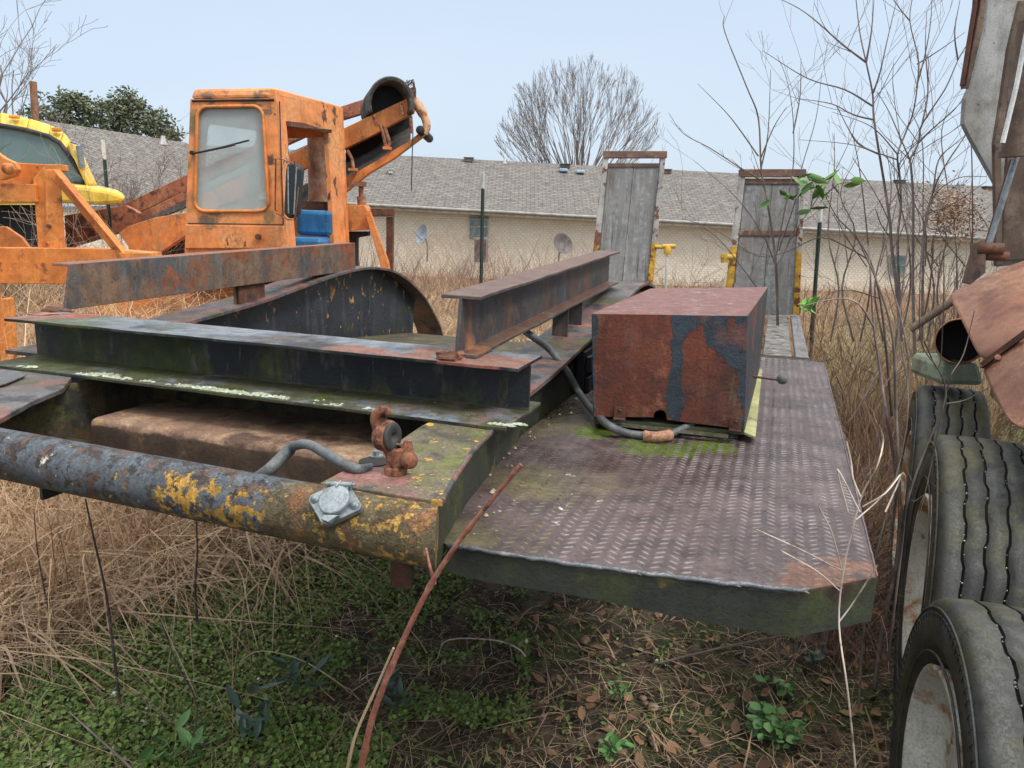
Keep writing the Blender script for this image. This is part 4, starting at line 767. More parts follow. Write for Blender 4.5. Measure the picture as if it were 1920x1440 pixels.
sr('channel_post', [(1913, 0), (1891, 90), (1878, 180), (1864, 268), (1868, 500), (1880, 497), (1878, 280), (1892, 185), (1906, 95), (1935, 0)], 3.2, .02, M_brn)
sr('rear_plate', [(1890, 280), (2700, 285), (2700, 430), (1878, 490)], 3.3, .02, M_brn)
m = MB(); m.tube([Y(1934, 40, 2.9), Y(1901, 287, 2.9)], .042, 16); m.tube([Y(1901, 284, 2.9), Y(1900, 294, 2.9)], .05, 16); cyl = obj('hydraulic_cylinder', m, M_brn, rm); LOC[cyl.name] = LOC[rm.name]
m = MB(); m.tube([Y(1906, 292, 2.95), Y(1853, 462, 2.95)], .011, 10); subp('piston_rod', m, M_galv, cyl)
m = MB(); m.tube([Y(1897, 300, 3.0), Y(1850, 455, 3.0)], .007, 8); subp('piston_rod', m, M_rustp, cyl)
m = MB(); m.tube([Y(1925, 60, 2.8), Y(1906, 160, 2.8), Y(1880, 268, 2.8)], .008, 8); subp('hydraulic_pipe', m, M_chrome, cyl)
sr('clevis_bracket', [(1808, 530), (1829, 455), (1842, 448), (1850, 456), (1848, 512), (1820, 534)], 2.95, .02, M_brn); 
m = MB(); m.lathe(Y(1852, 466, 2.9), (1, -.3, 0), [(-.03, 1e-4), (-.03, .022), (.05, .022), (.05, 1e-4)], 12); m.lathe(Y(1862, 480, 2.9), (1, -.3, 0), [(-.02, 1e-4), (-.02, .018), (.05, .018), (.05, 1e-4)], 12); obj('clevis_pin', m, M_rustp, rm)
def sheet(name, pts, vec, mt, bevel=.002): m = MB(); m.prism([Y(a, b, d) for a, b, d in pts], vec); return obj(name, m, mt, rm, bevel=bevel)
m = MB(); bq = [Vector((2.35, 3.46, 1.5)), Vector((4.0, 3.46, 1.4)), Vector((6.2, 6.0, 1.4)), Vector((4.15, 6.0, 1.5))]; m.hexa(bq, [p+UP*2.3 for p in bq]); obj('hopper_body', m, M_gpan, rm, bevel=.02)
m = MB(); bq = [Vector((1.80, 1.3, .55)), Vector((2.9, 1.3, .55)), Vector((4.1, 5.2, .55)), Vector((3.3, 5.2, .55))]; m.hexa(bq, [p+UP*.35 for p in bq]); obj('chassis', m, M_brn, rm, bevel=.01)
# fender built as a gently curved grid
def grid(name, rows, mt, th=.006):
    m = MB(); nr = len(rows); ncol = len(rows[0]); vs = [Y(*p) for r in rows for p in r]
    m.add(vs, [(i*ncol+j, i*ncol+j+1, (i+1)*ncol+j+1, (i+1)*ncol+j) for i in range(nr-1) for j in range(ncol-1)], True)
    o = obj(name, m, mt, rm); s1 = o.modifiers.new('s', 'SUBSURF'); s1.levels = s1.render_levels = 2; s2 = o.modifiers.new('t', 'SOLIDIFY'); s2.thickness = th; return o
grid('fender', [[(1776, 552, 3.15), (1800, 540, 3.15), (1850, 517, 3.1), (1920, 482, 3.05), (2500, 330, 2.8)], [(1790, 575, 3.02), (1815, 565, 3.0), (1862, 548, 2.95), (1930, 520, 2.9), (2520, 430, 2.65)], [(1812, 618, 2.8), (1836, 608, 2.78), (1880, 590, 2.72), (1945, 570, 2.65), (2540, 520, 2.4)], [(1838, 680, 2.55), (1858, 668, 2.5), (1900, 645, 2.45), (1960, 620, 2.38), (2560, 600, 2.1)]], M_rfen)
grid('fender', [[(1838, 680, 2.53), (1862, 664, 2.47), (1900, 643, 2.42), (1960, 618, 2.35), (2560, 598, 2.08)], [(1850, 712, 2.42), (1880, 705, 2.36), (1925, 690, 2.28), (1980, 680, 2.2), (2580, 690, 1.95)], [(1880, 772, 2.2), (1905, 775, 2.14), (1940, 770, 2.06), (2000, 770, 1.98), (2600, 800, 1.75)], [(1893, 790, 2.12), (1920, 806, 2.04), (1955, 815, 1.96), (2010, 830, 1.88), (2600, 900, 1.65)]], M_rfen)
m = MB(); m.ext([(0, 0), (.022, 0), (.022, .004), (.004, .004), (.004, .02), (0, .02)], Y(1845, 690, 2.48), Y(1960, 605, 2.35)); m.lathe(Y(1870, 674, 2.44), (-.4, -.8, .5), [(0, .013), (.004, .013), (.004, .007), (.01, .007), (.01, 1e-4)], 14); obj('fender_flange', m, M_rustp, rm)
m = MB(); m.lathe(Y(1870, 674, 2.43)+UP*.006, (-.4, -.8, .5), [(0, .010), (.006, .010), (.008, 1e-4)], 6, False); obj('bolt', m, M_rusto, rm)
# lamp housing / pipe opening under the fender
m = MB(); oc = Y(1800, 640, 2.9); ax_ = (C0-oc).normalized(); m.lathe(oc, ax_, [(.02, .086), (.0, .088), (-.25, .080)], 28); oh = obj('pipe_mouth', m, M_rusto, rm); s2 = oh.modifiers.new('t', 'SOLIDIFY'); s2.thickness = .004
m = MB(); m.disc(oc-ax_*.16, ax_, .088, .005, 24); obj('pipe_shade_disc', m, M_dark, rm)  # near-black disc stands in for the shade inside the pipe
m = MB(); slab(m, [(1770, 680), (1838, 682), (1848, 724), (1762, 722)], 2.95, .25); obj('painted_guard', m, mat('pale_green_guard', (.22, .27, .19), [L_((.2, .2, .15), 10, .55)], rough=.6), rm, bevel=.02)
m = MB(); m.tube([Y(1706, 618, 3.3), Y(1784, 566, 3.25)], .013, 8, flat=1.3); obj('handle_bar', m, M_brn, rm)
m = MB(); m.tube([Vector((1.0, 1.2, .5)), Vector((2.3, .8, .5))], .06, 10); obj('axle_frame', m, M_brn, rm)
M_tyre = mat('worn_muddy_tyre', (.034, .036, .036), [L_((.075, .08, .078), 6, .54, w=.12), L_((.075, .072, .035), 5, .53, w=.12), L_((.22, .15, .06), 7, .70, w=.08), L_((.028, .03, .03), 14, .6, w=.06)], rough=.6, bump=.5, bscale=40)
M_groove = mat('tread_groove', (.008, .008, .008), bump=0, rough=.9)
M_grit = mat('white_grit', (.5, .5, .46), bump=0)
M_rim = mat('rusty_white_rim', (.66, .64, .56), [L_((.42, .18, .05), 7, .56, w=.06), L_((.2, .08, .05), 14, .62)], rough=.5, bump=.3)
def wheel(c, Rr, w_, az, grooves, rimc=.56, smooth_n=96, offs=0, label=None):
    f = Vector((math.sin(R(az)), math.cos(R(az)), 0)); s = Vector((math.cos(R(az)), -math.sin(R(az)), 0)); c = Vector(c)
    hub = obj('wheel', MB().lathe(c, s, [(-w_*.10, .06), (-w_*.10, .12), (w_*.05, Rr*rimc*.75)], 32, ref=UP), M_rim, rm, label=label); LOC[hub.name] = LOC[rm.name]
    rr = Rr*rimc; hw = w_/2
    m = MB(); m.lathe(c, s, [(-hw*.62, rr*1.03), (-hw*.98, rr*1.06), (-hw*1.0, rr*1.03), (-hw*.98, rr*1.0), (-hw*.62, rr*.93), (-hw*.45, rr*.86), (-hw*.42, rr*.5), (-hw*.55, rr*.42), (-hw*.55, .02)], 48, ref=UP); subp('rim', m, M_rim, hub)
    # tyre: cross section profile with real zig-zag grooves
    m = MB(); NS = 150; gr = [-.5+(i+1)/(grooves+1) for i in range(grooves)]
    prof = [(-hw*.62, rr*1.02), (-hw*.80, rr*1.06), (-hw*.95, rr*1.2), (-hw*1.04, Rr*.76), (-hw*1.03, Rr*.86), (-hw*.99, Rr*.925), (-hw*.95, Rr*.955), (-hw*.90, Rr*.978), (-hw*.82, Rr*.99)]
    tr = []
    for g in gr:
        x = g*w_*.92; gw = .0036; tr += [(x-gw, 1, g), (x-gw*.9, 0, g), (x+gw*.9, 0, g), (x+gw, 1, g)]
    full = [(a, b, None) for a, b in prof]+[(x, None, g) if k else (x, -1, g) for x, k, g in tr]+[(-a, b, None) for a, b in prof[::-1]]
    vs = []; n = len(full)
    for k in range(NS):
        ph = 2*math.pi*k/NS; d = f*math.sin(ph)+UP*math.cos(ph)
        for (a, b, g) in full:
            if g is None: rad = b; x = a
            else:
                zz = .0026*(1 if (k//3) % 2 else -1)*(1+mn.noise(Vector((k*.2, g*9, offs))))
                x = a+zz; crown = Rr*(1-.012*(2*a/w_)**2); rad = crown if b is None else crown-.011
            wob = 1+.0015*mn.noise(Vector((ph*4, x*9, offs)))
            vs.append(c+s*x+d*rad*wob)
    fs = [(k*n+i, k*n+i+1, ((k+1) % NS)*n+i+1, ((k+1) % NS)*n+i) for k in range(NS) for i in range(n-1)]
    # groove faces separated by material
    m.add(vs, fs, True); ty = subp('tyre', m, M_tyre, hub); ty.data.materials.append(M_groove)
    base_i = len(prof)
    for p in ty.data.polygons:
        i = p.index % (n-1)
        if len(ty.data.polygons) == len(fs) and base_i <= i < base_i+4*grooves-1 and (i-base_i) % 4 in (0, 1, 2): p.material_index = 1; p.use_smooth = False
    m = MB()
    for g in gr:
        for _ in range(16):
            ph = random.uniform(-1.4, 1.4) ; d = f*-math.sin(abs(ph))*1+UP*math.cos(ph); p = c+s*(g*w_*.92+random.uniform(-.003, .003))+d*(Rr-.004); r = random.uniform(.0015, .0035)
            m.add([p+s*r, p+UP*r, p-s*r, p-UP*r, p+d*r], [(0, 1, 4), (1, 2, 4), (2, 3, 4), (3, 0, 4)])
    subp('grit', m, M_grit, hub)
    # sidewall ribs
    m = MB()
    for rq in (.70, .90, .93):
        m.tube([c-s*hw*(1.04 if rq < .8 else 1.015)+(f*math.sin(2*math.pi*k/72)+UP*math.cos(2*math.pi*k/72))*Rr*rq for k in range(73)], .003, 5)
    for k in range(0, 90):
        a_k = 2*math.pi*k/90; d = f*math.sin(a_k)+UP*math.cos(a_k); e = f*math.cos(a_k)-UP*math.sin(a_k); p = c-s*hw*1.025+d*Rr*.885
        m.box(p, Rr*.05, .005, .004, ax=d, ay=e, az=s)
    subp('sidewall_rib', m, M_tyre, hub)
    return hub
wheel((1.475, 2.29, .50), .50, .28, 24, 4, offs=1, label='largest worn tyre with four wavy grooves and a yellowed rim')
wheel((1.80, 3.08, .51), .50, .25, 25, 4, offs=2, label='rearmost tyre partly hidden behind the middle one')
wheel((1.075, 1.44, .415), .43, .27, 18, 3, rimc=.60, offs=3, label='front tyre with a white rusty edged rim')
# ================================================================== HOUSES
def gz(x, y):
    t = min(max((y-9)/20, 0), 1); return -.55*t*t*(3-2*t)+.02*mn.noise(Vector((x*.8, y*.8, 0)))+.012*mn.noise(Vector((x*3, y*3, 2)))
def brickmat():
    m = bpy.data.materials.new('cream_brick'); m.use_nodes = True; t = m.node_tree; b = t.nodes['Principled BSDF']; b.inputs['Roughness'].default_value = .9
    g = t.nodes.new('ShaderNodeNewGeometry'); mp_ = t.nodes.new('ShaderNodeMapping'); mp_.inputs['Rotation'].default_value = (R(90), 0, 0); br = t.nodes.new('ShaderNodeTexBrick')
    t.links.new(g.outputs['Position'], mp_.inputs[0]); t.links.new(mp_.outputs[0], br.inputs[0]); br.inputs['Scale'].default_value = 1
    br.inputs['Brick Width'].default_value = .24; br.inputs['Row Height'].default_value = .085; br.inputs['Mortar Size'].default_value = .008
    br.inputs['Color1'].default_value = (.90, .79, .62, 1); br.inputs['Color2'].default_value = (.80, .68, .53, 1); br.inputs['Mortar'].default_value = (.66, .59, .50, 1)
    n = t.nodes.new('ShaderNodeTexNoise'); n.inputs['Scale'].default_value = 1.5; n.inputs['Detail'].default_value = 6; t.links.new(g.outputs['Position'], n.inputs['Vector'])
    mxx = t.nodes.new('ShaderNodeMixRGB'); mxx.blend_type = 'OVERLAY'; mxx.inputs[0].default_value = .15; t.links.new(br.outputs[0], mxx.inputs[1]); t.links.new(n.outputs['Fac'], mxx.inputs[2]); t.links.new(mxx.outputs[0], b.inputs['Base Color']); return m
def shinglemat():
    m = bpy.data.materials.new('grey_shingle'); m.use_nodes = True; t = m.node_tree; b = t.nodes['Principled BSDF']; b.inputs['Roughness'].default_value = .95; b.inputs['Specular IOR Level'].default_value = .08
    g = t.nodes.new('ShaderNodeNewGeometry'); br = t.nodes.new('ShaderNodeTexBrick'); t.links.new(g.outputs['Position'], br.inputs[0]); br.inputs['Scale'].default_value = 1
    br.inputs['Brick Width'].default_value = .30; br.inputs['Row Height'].default_value = .15; br.inputs['Mortar Size'].default_value = .018; br.inputs['Bias'].default_value = 0
    br.inputs['Color1'].default_value = (.20, .187, .175, 1); br.inputs['Color2'].default_value = (.155, .145, .14, 1); br.inputs['Mortar'].default_value = (.10, .095, .09, 1)
    n = t.nodes.new('ShaderNodeTexNoise'); n.inputs['Scale'].default_value = 5; n.inputs['Detail'].default_value = 8; t.links.new(g.outputs['Position'], n.inputs['Vector'])
    mxx = t.nodes.new('ShaderNodeMixRGB'); mxx.blend_type = 'OVERLAY'; mxx.inputs[0].default_value = .6; t.links.new(br.outputs[0], mxx.inputs[1]); t.links.new(n.outputs['Fac'], mxx.inputs[2]); t.links.new(mxx.outputs[0], b.inputs['Base Color']); return m
M_brick = brickmat(); M_shing = shinglemat(); M_trim = mat('cream_fascia', (.52, .46, .37), bump=0)
hA = thing('brick_house', 'long cream brick house with grey shingle roof behind the chain link fence', 'house', Vector((4, 30, -.55)))
rl = Y(352, 268, 33.2); rr_ = Y(1990, 357, 33.2); el = Y(300, 357, 28.6); er = Y(1990, 452, 28.6); rl.x -= 3; el.x -= 2.5
m = MB(); m.hexa([el, er, rr_, rl], [p-UP*.06 for p in (el, er, rr_, rl)]); m.hexa([rl, rr_, rr_+Vector((0, 4.6, -2)), rl+Vector((0, 4.6, -2))], [p-UP*.06 for p in (rl, rr_, rr_+Vector((0, 4.6, -2)), rl+Vector((0, 4.6, -2)))]); obj('roof', m, M_shing, hA)
m = MB(); w0 = el+Vector((.3, .55, -.16)); w1 = er+Vector((0, .55, -.16)); m.hexa([Vector((w0.x, w0.y, -1.0)), Vector((w1.x, w1.y, -1.0)), Vector((w1.x, w1.y+7, -1.0)), Vector((w0.x, w0.y+7, -1.0))], [w0, w1, w1+Vector((0, 7, 0)), w0+Vector((0, 7, 0))]); obj('wall', m, M_brick, hA)
m = MB(); m.hexa([el+Vector((0, -.03, -.20)), er+Vector((0, -.03, -.20)), er+Vector((0, .54, -.20)), el+Vector((0, .54, -.20))], [el+Vector((0, -.03, -.064)), er+Vector((0, -.03, -.064)), er+Vector((0, .54, -.064)), el+Vector((0, .54, -.064))]); obj('fascia', m, M_trim, hA)
m = MB(); m.tube([el+Vector((0, -.09, -.06)), er+Vector((0, -.09, -.06))], .06, 6); obj('gutter', m, mat('grey_gutter', (.30, .29, .26), bump=0), hA)
def win(px, par, y): 
    m = MB(); a, b, c, d = px; wq = [Y(a, b, y), Y(c, b, y), Y(c, d, y), Y(a, d, y)]; m.prism(wq, (0, .08, 0)); f = obj('window', m, M_trim, par); LOC[f.name] = LOC[par.name]
    m = MB(); mid_ = (b+d)/2; 
    for (y0, y1) in ((b+2, mid_-1), (mid_+1, d-2)): m.prism([Y(a+2, y0, y-.02), Y(c-2, y0, y-.02), Y(c-2, y1, y-.02), Y(a+2, y1, y-.02)], (0, .05, 0))
    subp('pane', m, mat('window_pane', (.14, .22, .24), rough=.15, bump=0), f)
win((879, 404, 916, 446), hA, 29.05); win((1668, 478, 1700, 516), hA, 29.05)
def on_roof(px, py): v = ray(px, py); n = (er-el).cross(rl-el).normalized(); t = (el-C0).dot(n)/v.dot(n); return C0+v*t
for (a, b, w_, c_) in ((879, 303, .34, (.13, .12, .11)), (1060, 315, .34, (.06, .06, .065)), (1686, 345, .36, (.10, .095, .09)), (1250, 325, .3, (.14, .09, .07)), (1853, 357, .4, (.12, .08, .06)), (733, 325, .12, (.5, .5, .48))):
    m = MB(); p = on_roof(a, b); m.box(p+UP*.06, w_, .35, .14); m.box(p+UP*.15+Vector((0, 0, 0)), w_+.08, .42, .03); obj('roof_vent', m, mat('vent_paint', c_, bump=0), hA)
for (a, b) in ((1056, 323), (1088, 326)):
    m = MB(); p = on_roof(a, b); m.box(p+UP*.08, .34, .4, .12); obj('skylight', m, mat('skylight_glass', (.30, .42, .50), rough=.15, bump=0), hA, bevel=.03)
for (a, b) in ((946, 307), (1727, 354)):
    m = MB(); p = on_roof(a, b); m.tube([p, p+UP*.22], .05, 8); m.tube([p, p+UP*.05], .1, 8); obj('vent_pipe', m, mat('white_pipe', (.6, .6, .58), bump=0), hA)
hB = thing('shingle_roof_house', 'nearer house at left whose grey shingle roof shows behind the yellow truck', 'house', Vector((-12, 24, -.4)))
r0 = Y(60, 222, 25.5); r1 = Y(352, 268, 28.5); e0 = Y(20, 372, 20.5); e1 = Y(352, 372, 24.5)
m = MB(); m.hexa([e0, e1, r1, r0], [p-UP*.08 for p in (e0, e1, r1, r0)]); bk = Vector((-2, 4.5, -2)); m.hexa([r0, r1, r1+bk, r0+bk], [p-UP*.08 for p in (r0, r1, r1+bk, r0+bk)]); obj('roof', m, M_shing, hB)
m = MB(); f0 = e0+Vector((.1, .6, -.2)); f1 = e1+Vector((0, .6, -.2)); m.hexa([Vector((p.x, p.y, -.8)) for p in (f0, f1, f1+bk, f0+bk)], [f0, f1, f1+bk+UP*2, f0+bk+UP*2]); obj('wall', m, M_brick, hB)
m = MB(); p = Y(306, 266, 27.6); m.tube([p-UP*.1, p+UP*.2], .08, 8); m.tube([p-UP*.1, p+UP*.0], .14, 8); obj('vent_pipe', m, mat('white_pipe', (.6, .6, .58), bump=0), hB)
ac = thing('air_conditioner', 'grey air conditioning unit standing by the brick wall under the window', 'air conditioner', Y(902, 485, 28.3))
m = MB(); slab(m, [(889, 446), (914, 446), (914, 492), (889, 492)], 28.0, .7); obj('casing', m, mat('ac_grey', (.16, .17, .18), bump=0), ac, bevel=.03)
m = MB()
for k in range(9): slab(m, [(891, 450+k*4), (912, 450+k*4), (912, 451+k*4), (891, 451+k*4)], 27.95, .04)
obj('louvres', m, mat('ac_dark', (.06, .06, .07), bump=0), ac)
def dish(px, py, y, r, c, ax_, label):
    d = thing('satellite_dish', label, 'satellite dish', Y(px, py+22, y)); p = Y(px, py, y); a = Vector(ax_).normalized(); m = MB()
    m.lathe(p, a, [(.10*((k/6)**2), r*k/6+1e-4) for k in range(7)]+[(.11, r*1.02), (.09, r*1.0), (-.02, 1e-3)], 20); obj('reflector', m, mat('dish_paint', c, bump=0), d)
    m = MB(); m.tube([p-a*.02, p-UP*.3-a*.15, p-UP*.9-a*.15], .03, 6); obj('mast', m, M_galv, d); m = MB(); m.tube([p-UP*r*.8, p+a*.45], .015, 5); obj('feed_arm', m, M_galv, d)
dish(795, 440, 27.5, .34, (.30, .36, .42), (-.75, -.6, .25), 'pale blue satellite dish near the brown stand post')
dish(1053, 459, 26.0, .36, (.13, .12, .12), (.45, -.8, .4), 'dark mesh satellite dish in the weeds left of the tall ramp')
# ================================================================== FENCE
fen = thing('chain_link_fence', 'chain link fence crossing the weeds in front of the brick house', 'fence', Vector((0, 13, 0)))
fy = lambda x: 13.0
m = MB(); me_v = []; me_f = []
def wire(a, b, r):
    d = (b-a).normalized(); s_ = d.cross(Vector((0, 1, 0))).normalized()*r; n = len(me_v)
    me_v.extend([a-s_, a+s_, b+s_, b-s_, a+Vector((0, -r, 0)), b+Vector((0, -r, 0))]); me_f.extend([(n, n+4, n+5, n+3), (n+4, n+1, n+2, n+5)])
h0, h1 = -.15, 1.62
for k in range(-150, 190):
    x = k*.075; wire(Vector((x, 13, h0)), Vector((x+1.77, 13, h1)), .0011); wire(Vector((x, 13.004, h1)), Vector((x+1.77, 13.004, h0)), .0011)
m.add(me_v, me_f); m.tube([Vector((-12, 13, 1.62)), Vector((15, 13, 1.62))], .004, 4); obj('wire_mesh', m, mat('fence_wire', (.20, .20, .20), bump=0), fen, fix=False)
M_tp = mat('green_tpost', (.035, .06, .05), [L_((.12, .07, .05), 6, .62)], bump=0); M_tpw = mat('white_tip', (.62, .64, .62), bump=0)
def tpost(top, bot, y, label):
    t_ = thing('fence_post', label, 'fence post', Vector((Y(*bot, y).x, y, gz(0, y)))); a = Y(*top, y); b = Y(*bot, y); d = (b-a); b = a+d*((a.z+.1)/(a.z-b.z)); q = a.lerp(b, .09)
    m = MB(); m.ext([(-.022, 0), (.022, 0), (.022, .006), (.004, .006), (.004, .035), (-.004, .035), (-.004, .006), (-.022, .006)], q, b, up=Vector((0, -1, 0)))
    for k in range(20): m.box(q.lerp(b, k/20)+Vector((0, -.037, 0)), .008, .008, .02)
    obj('post', m, M_tp, t_)
    m = MB(); m.ext([(-.022, 0), (.022, 0), (.022, .006), (.004, .006), (.004, .035), (-.004, .035), (-.004, .006), (-.022, .006)], a, q, up=Vector((0, -1, 0))); obj('white_tip', m, M_tpw, t_)
tpost((906, 322), (903, 480), 10, 'green steel post with white tip in front of the house window'); tpost((1539, 385), (1523, 612), 8.5, 'dark leaning steel post right of the second ramp'); tpost((193, 262), (200, 345), 9.5, 'green steel post with white tip at the yellow truck bonnet')
# ================================================================== WOODY PLANTS
M_bark = mat('grey_brown_bark', (.15, .115, .095), [L_((.24, .20, .17), 12, .55, w=.1)], bump=0, rough=.9)
M_barkp = mat('pinkish_bark', (.20, .15, .14), [L_((.30, .25, .23), 12, .55, w=.1)], bump=0, rough=.9)
M_barkd = mat('dark_bark', (.075, .055, .05), [L_((.14, .11, .10), 12, .55, w=.1)], bump=0, rough=.9)
M_bark_far = mat('far_bark', (.22, .18, .16), bump=0, rough=1)
BOUND = [None]
def grow(mb, p, d, L, r, depth, spread, segs=4, curl=.25, up=.1, sides=5, minr=.0015, nb=(2, 3), shrink=.68):
    pts = [p]; rs = [r]; q = Vector(p); d = d.normalized()
    for i in range(segs):
        d = (d+Vector((random.gauss(0, 1), random.gauss(0, 1), random.gauss(0, .6)))*curl*.25+UP*up*.25).normalized(); q = q+d*(L/segs)
        if BOUND[0] and not BOUND[0](q):
            if i == 0: return
            depth = 0; break
        pts.append(q.copy()); rs.append(max(minr, r*(1-.45*(i+1)/segs)))
    if len(pts) < 2: return
    mb.tube(pts, rs, sides, cap=False)
    if depth <= 0: return
    for b in range(random.randint(*nb)):
        k = min(len(pts)-1, random.randint(max(1, segs//2), segs)); bp = pts[k]; ax = d.orthogonal().normalized(); ax.rotate(Matrix.Rotation(random.uniform(0, 6.28), 3, d)); nd = (d*math.cos(spread)+ax*math.sin(spread)*random.uniform(.6, 1.3))
        grow(mb, bp, nd, L*shrink*random.uniform(.75, 1.15), max(minr, rs[k]*.62), depth-1, spread, segs, curl, up, max(3, sides-1), minr, nb, shrink)
M_bramb = mat('reddish_bramble', (.20, .10, .07), isl_cols=[(.26, .14, .10), (.16, .08, .06), (.34, .22, .16), (.12, .07, .05)], bump=0)
# big round bare tree
random.seed(21); M_far = M_bark_far
bt = thing('bare_tree', 'large rounded leafless tree rising behind the house roof', 'tree', Vector((3.3, 45, -.6)))
m = MB(); m.tube([Vector((3.3, 45, -.6)), Vector((3.35, 45, 1.2)), Vector((3.4, 45, 2.6))], [.45, .36, .3], 10); obj('trunk', m, M_far, bt)
m = MB()
BOUND[0] = lambda q: ((q.x-3.35)/4.75)**2+((q.y-45)/4.5)**2+((q.z-5.6)/5.1)**2 < 1+.22*mn.noise(q*1.1)
for k in range(46):
    a = random.uniform(-1.15, 1.15); b = random.uniform(-.7, .7); d = Vector((math.sin(a), math.sin(b)*.8, math.cos(a)*1.15)).normalized()
    grow(m, Vector((3.35+random.uniform(-.2, .2), 45, 2.0+random.uniform(-.6, .7))), d, random.uniform(3.4, 4.3), .06, 5, .25, segs=4, curl=.22, up=.13, sides=3, minr=.0065, nb=(2, 3), shrink=.66)
BOUND[0] = None
obj('crown', m, M_far, bt)
lt = thing('bare_tree', 'thin leafless tree at the left edge behind the yellow truck', 'tree', Vector((-13.5, 19, -.3)))
m = MB(); m.tube([Vector((-13.6, 19, -.3)), Vector((-13.4, 19, 2.5))], [.16, .12], 8); obj('trunk', m, M_bark, lt)
m = MB()
for k in range(18): grow(m, Vector((-13.4+random.uniform(-.3, .9), 19, 1.2+k*.07)), Vector((random.uniform(-.45, .5), random.uniform(-.3, .3), 1)), random.uniform(2.0, 2.8), .05, 4, .5, segs=4, curl=.5, up=.2, sides=4, minr=.005, nb=(2, 3), shrink=.66)
obj('crown', m, mat('silver_bark', (.25, .22, .20), bump=0), lt)
for (px, py, y, h, lab) in ((105, 200, 17, 1.6, 'leafless shrub tree beside the wooden pole'), (215, 250, 21, 1.5, 'leafless shrub in front of the left roof'), (330, 300, 16, 1.3, 'leafless shrub just left of the orange cab')):
    b = Y(px, py+110, y); b.z = gz(0, y); t_ = thing('bare_shrub', lab, 'shrub', b); m = MB()
    for k in range(7): grow(m, b+Vector((random.uniform(-.3, .3), 0, 0)), Vector((random.uniform(-.5, .5), random.uniform(-.3, .3), 1)), h*random.uniform(.8, 1.1), .025, 4, .45, segs=4, curl=.5, up=.25, sides=4, minr=.004, nb=(2, 3), shrink=.66)
    obj('branches', m, M_bark, t_)
pole = thing('wooden_pole', 'short brown wooden pole above the yellow truck', 'pole', Vector((-11.8, 20, 0)))
m = MB(); pa = Y(62, 153, 20); pb = Y(66, 215, 20); m.tube([pa, pb, Vector((pb.x, 20, -.3))], .085, 10); obj('shaft', m, mat('brown_pole', (.28, .13, .07), bump=0), pole)
# leaf helper
def leaf_cloud(name, P, size, mt, par=None, upb=.5, aspect=.45, seed=0, **kw):
    r = np.random.default_rng(seed); P = np.asarray(P, float); n = len(P); d = r.normal(size=(n, 3)); d[:, 2] *= .5; d /= np.linalg.norm(d, axis=1)[:, None]
    nv = r.normal(size=(n, 3))*(1-upb); nv[:, 2] += upb*1.5; s_ = np.cross(d, nv); s_ /= np.linalg.norm(s_, axis=1)[:, None]+1e-9; u = np.cross(s_, d)
    L = (size*r.uniform(.6, 1.4, n))[:, None]; Wd = L*aspect
    cl = (r.uniform(-.1, .55, n))[:, None]*L; up_ = np.cross(d, s_); up_ *= np.sign(up_[:, 2:3]+1e-9)
    v = np.stack([P, P+d*L*.25+s_*Wd*.42+up_*cl*.25, P+d*L*.6+s_*Wd*.46+up_*cl*.35, P+d*L+up_*cl*.6, P+d*L*.6-s_*Wd*.46+up_*cl*.35, P+d*L*.25-s_*Wd*.42+up_*cl*.25, P+d*L*.5], 1).reshape(-1, 3)
    i = np.arange(n)[:, None]*7; f = np.concatenate([i+[0, 1, 6], i+[1, 2, 6], i+[2, 3, 6], i+[3, 4, 6], i+[4, 5, 6], i+[5, 0, 6]], 0)
    return np_obj(name, v, f, 3, mt, par, **kw)
def np_obj(name, v, f, k, mt, par=None, smooth=False, **kw):
    base = LOC[par.name] if par else Vector((0, 0, 0)); v = v-np.array(base)
    me = bpy.data.meshes.new(name); me.vertices.add(len(v)); me.vertices.foreach_set('co', v.astype(np.float32).ravel())
    f = np.asarray(f, np.int32); me.loops.add(f.size); me.loops.foreach_set('vertex_index', f.ravel()); me.polygons.add(len(f)); me.polygons.foreach_set('loop_start', np.arange(0, f.size, k, dtype=np.int32)); me.polygons.foreach_set('loop_total', np.full(len(f), k, np.int32))
    if smooth: me.polygons.foreach_set('use_smooth', np.ones(len(f), bool))
    me.update(calc_edges=True); me.validate(); me.materials.append(mt); o = bpy.data.objects.new(name, me); COL.objects.link(o)
    if par: o.parent = par
    LOC[o.name] = base; return tag(o, **kw)
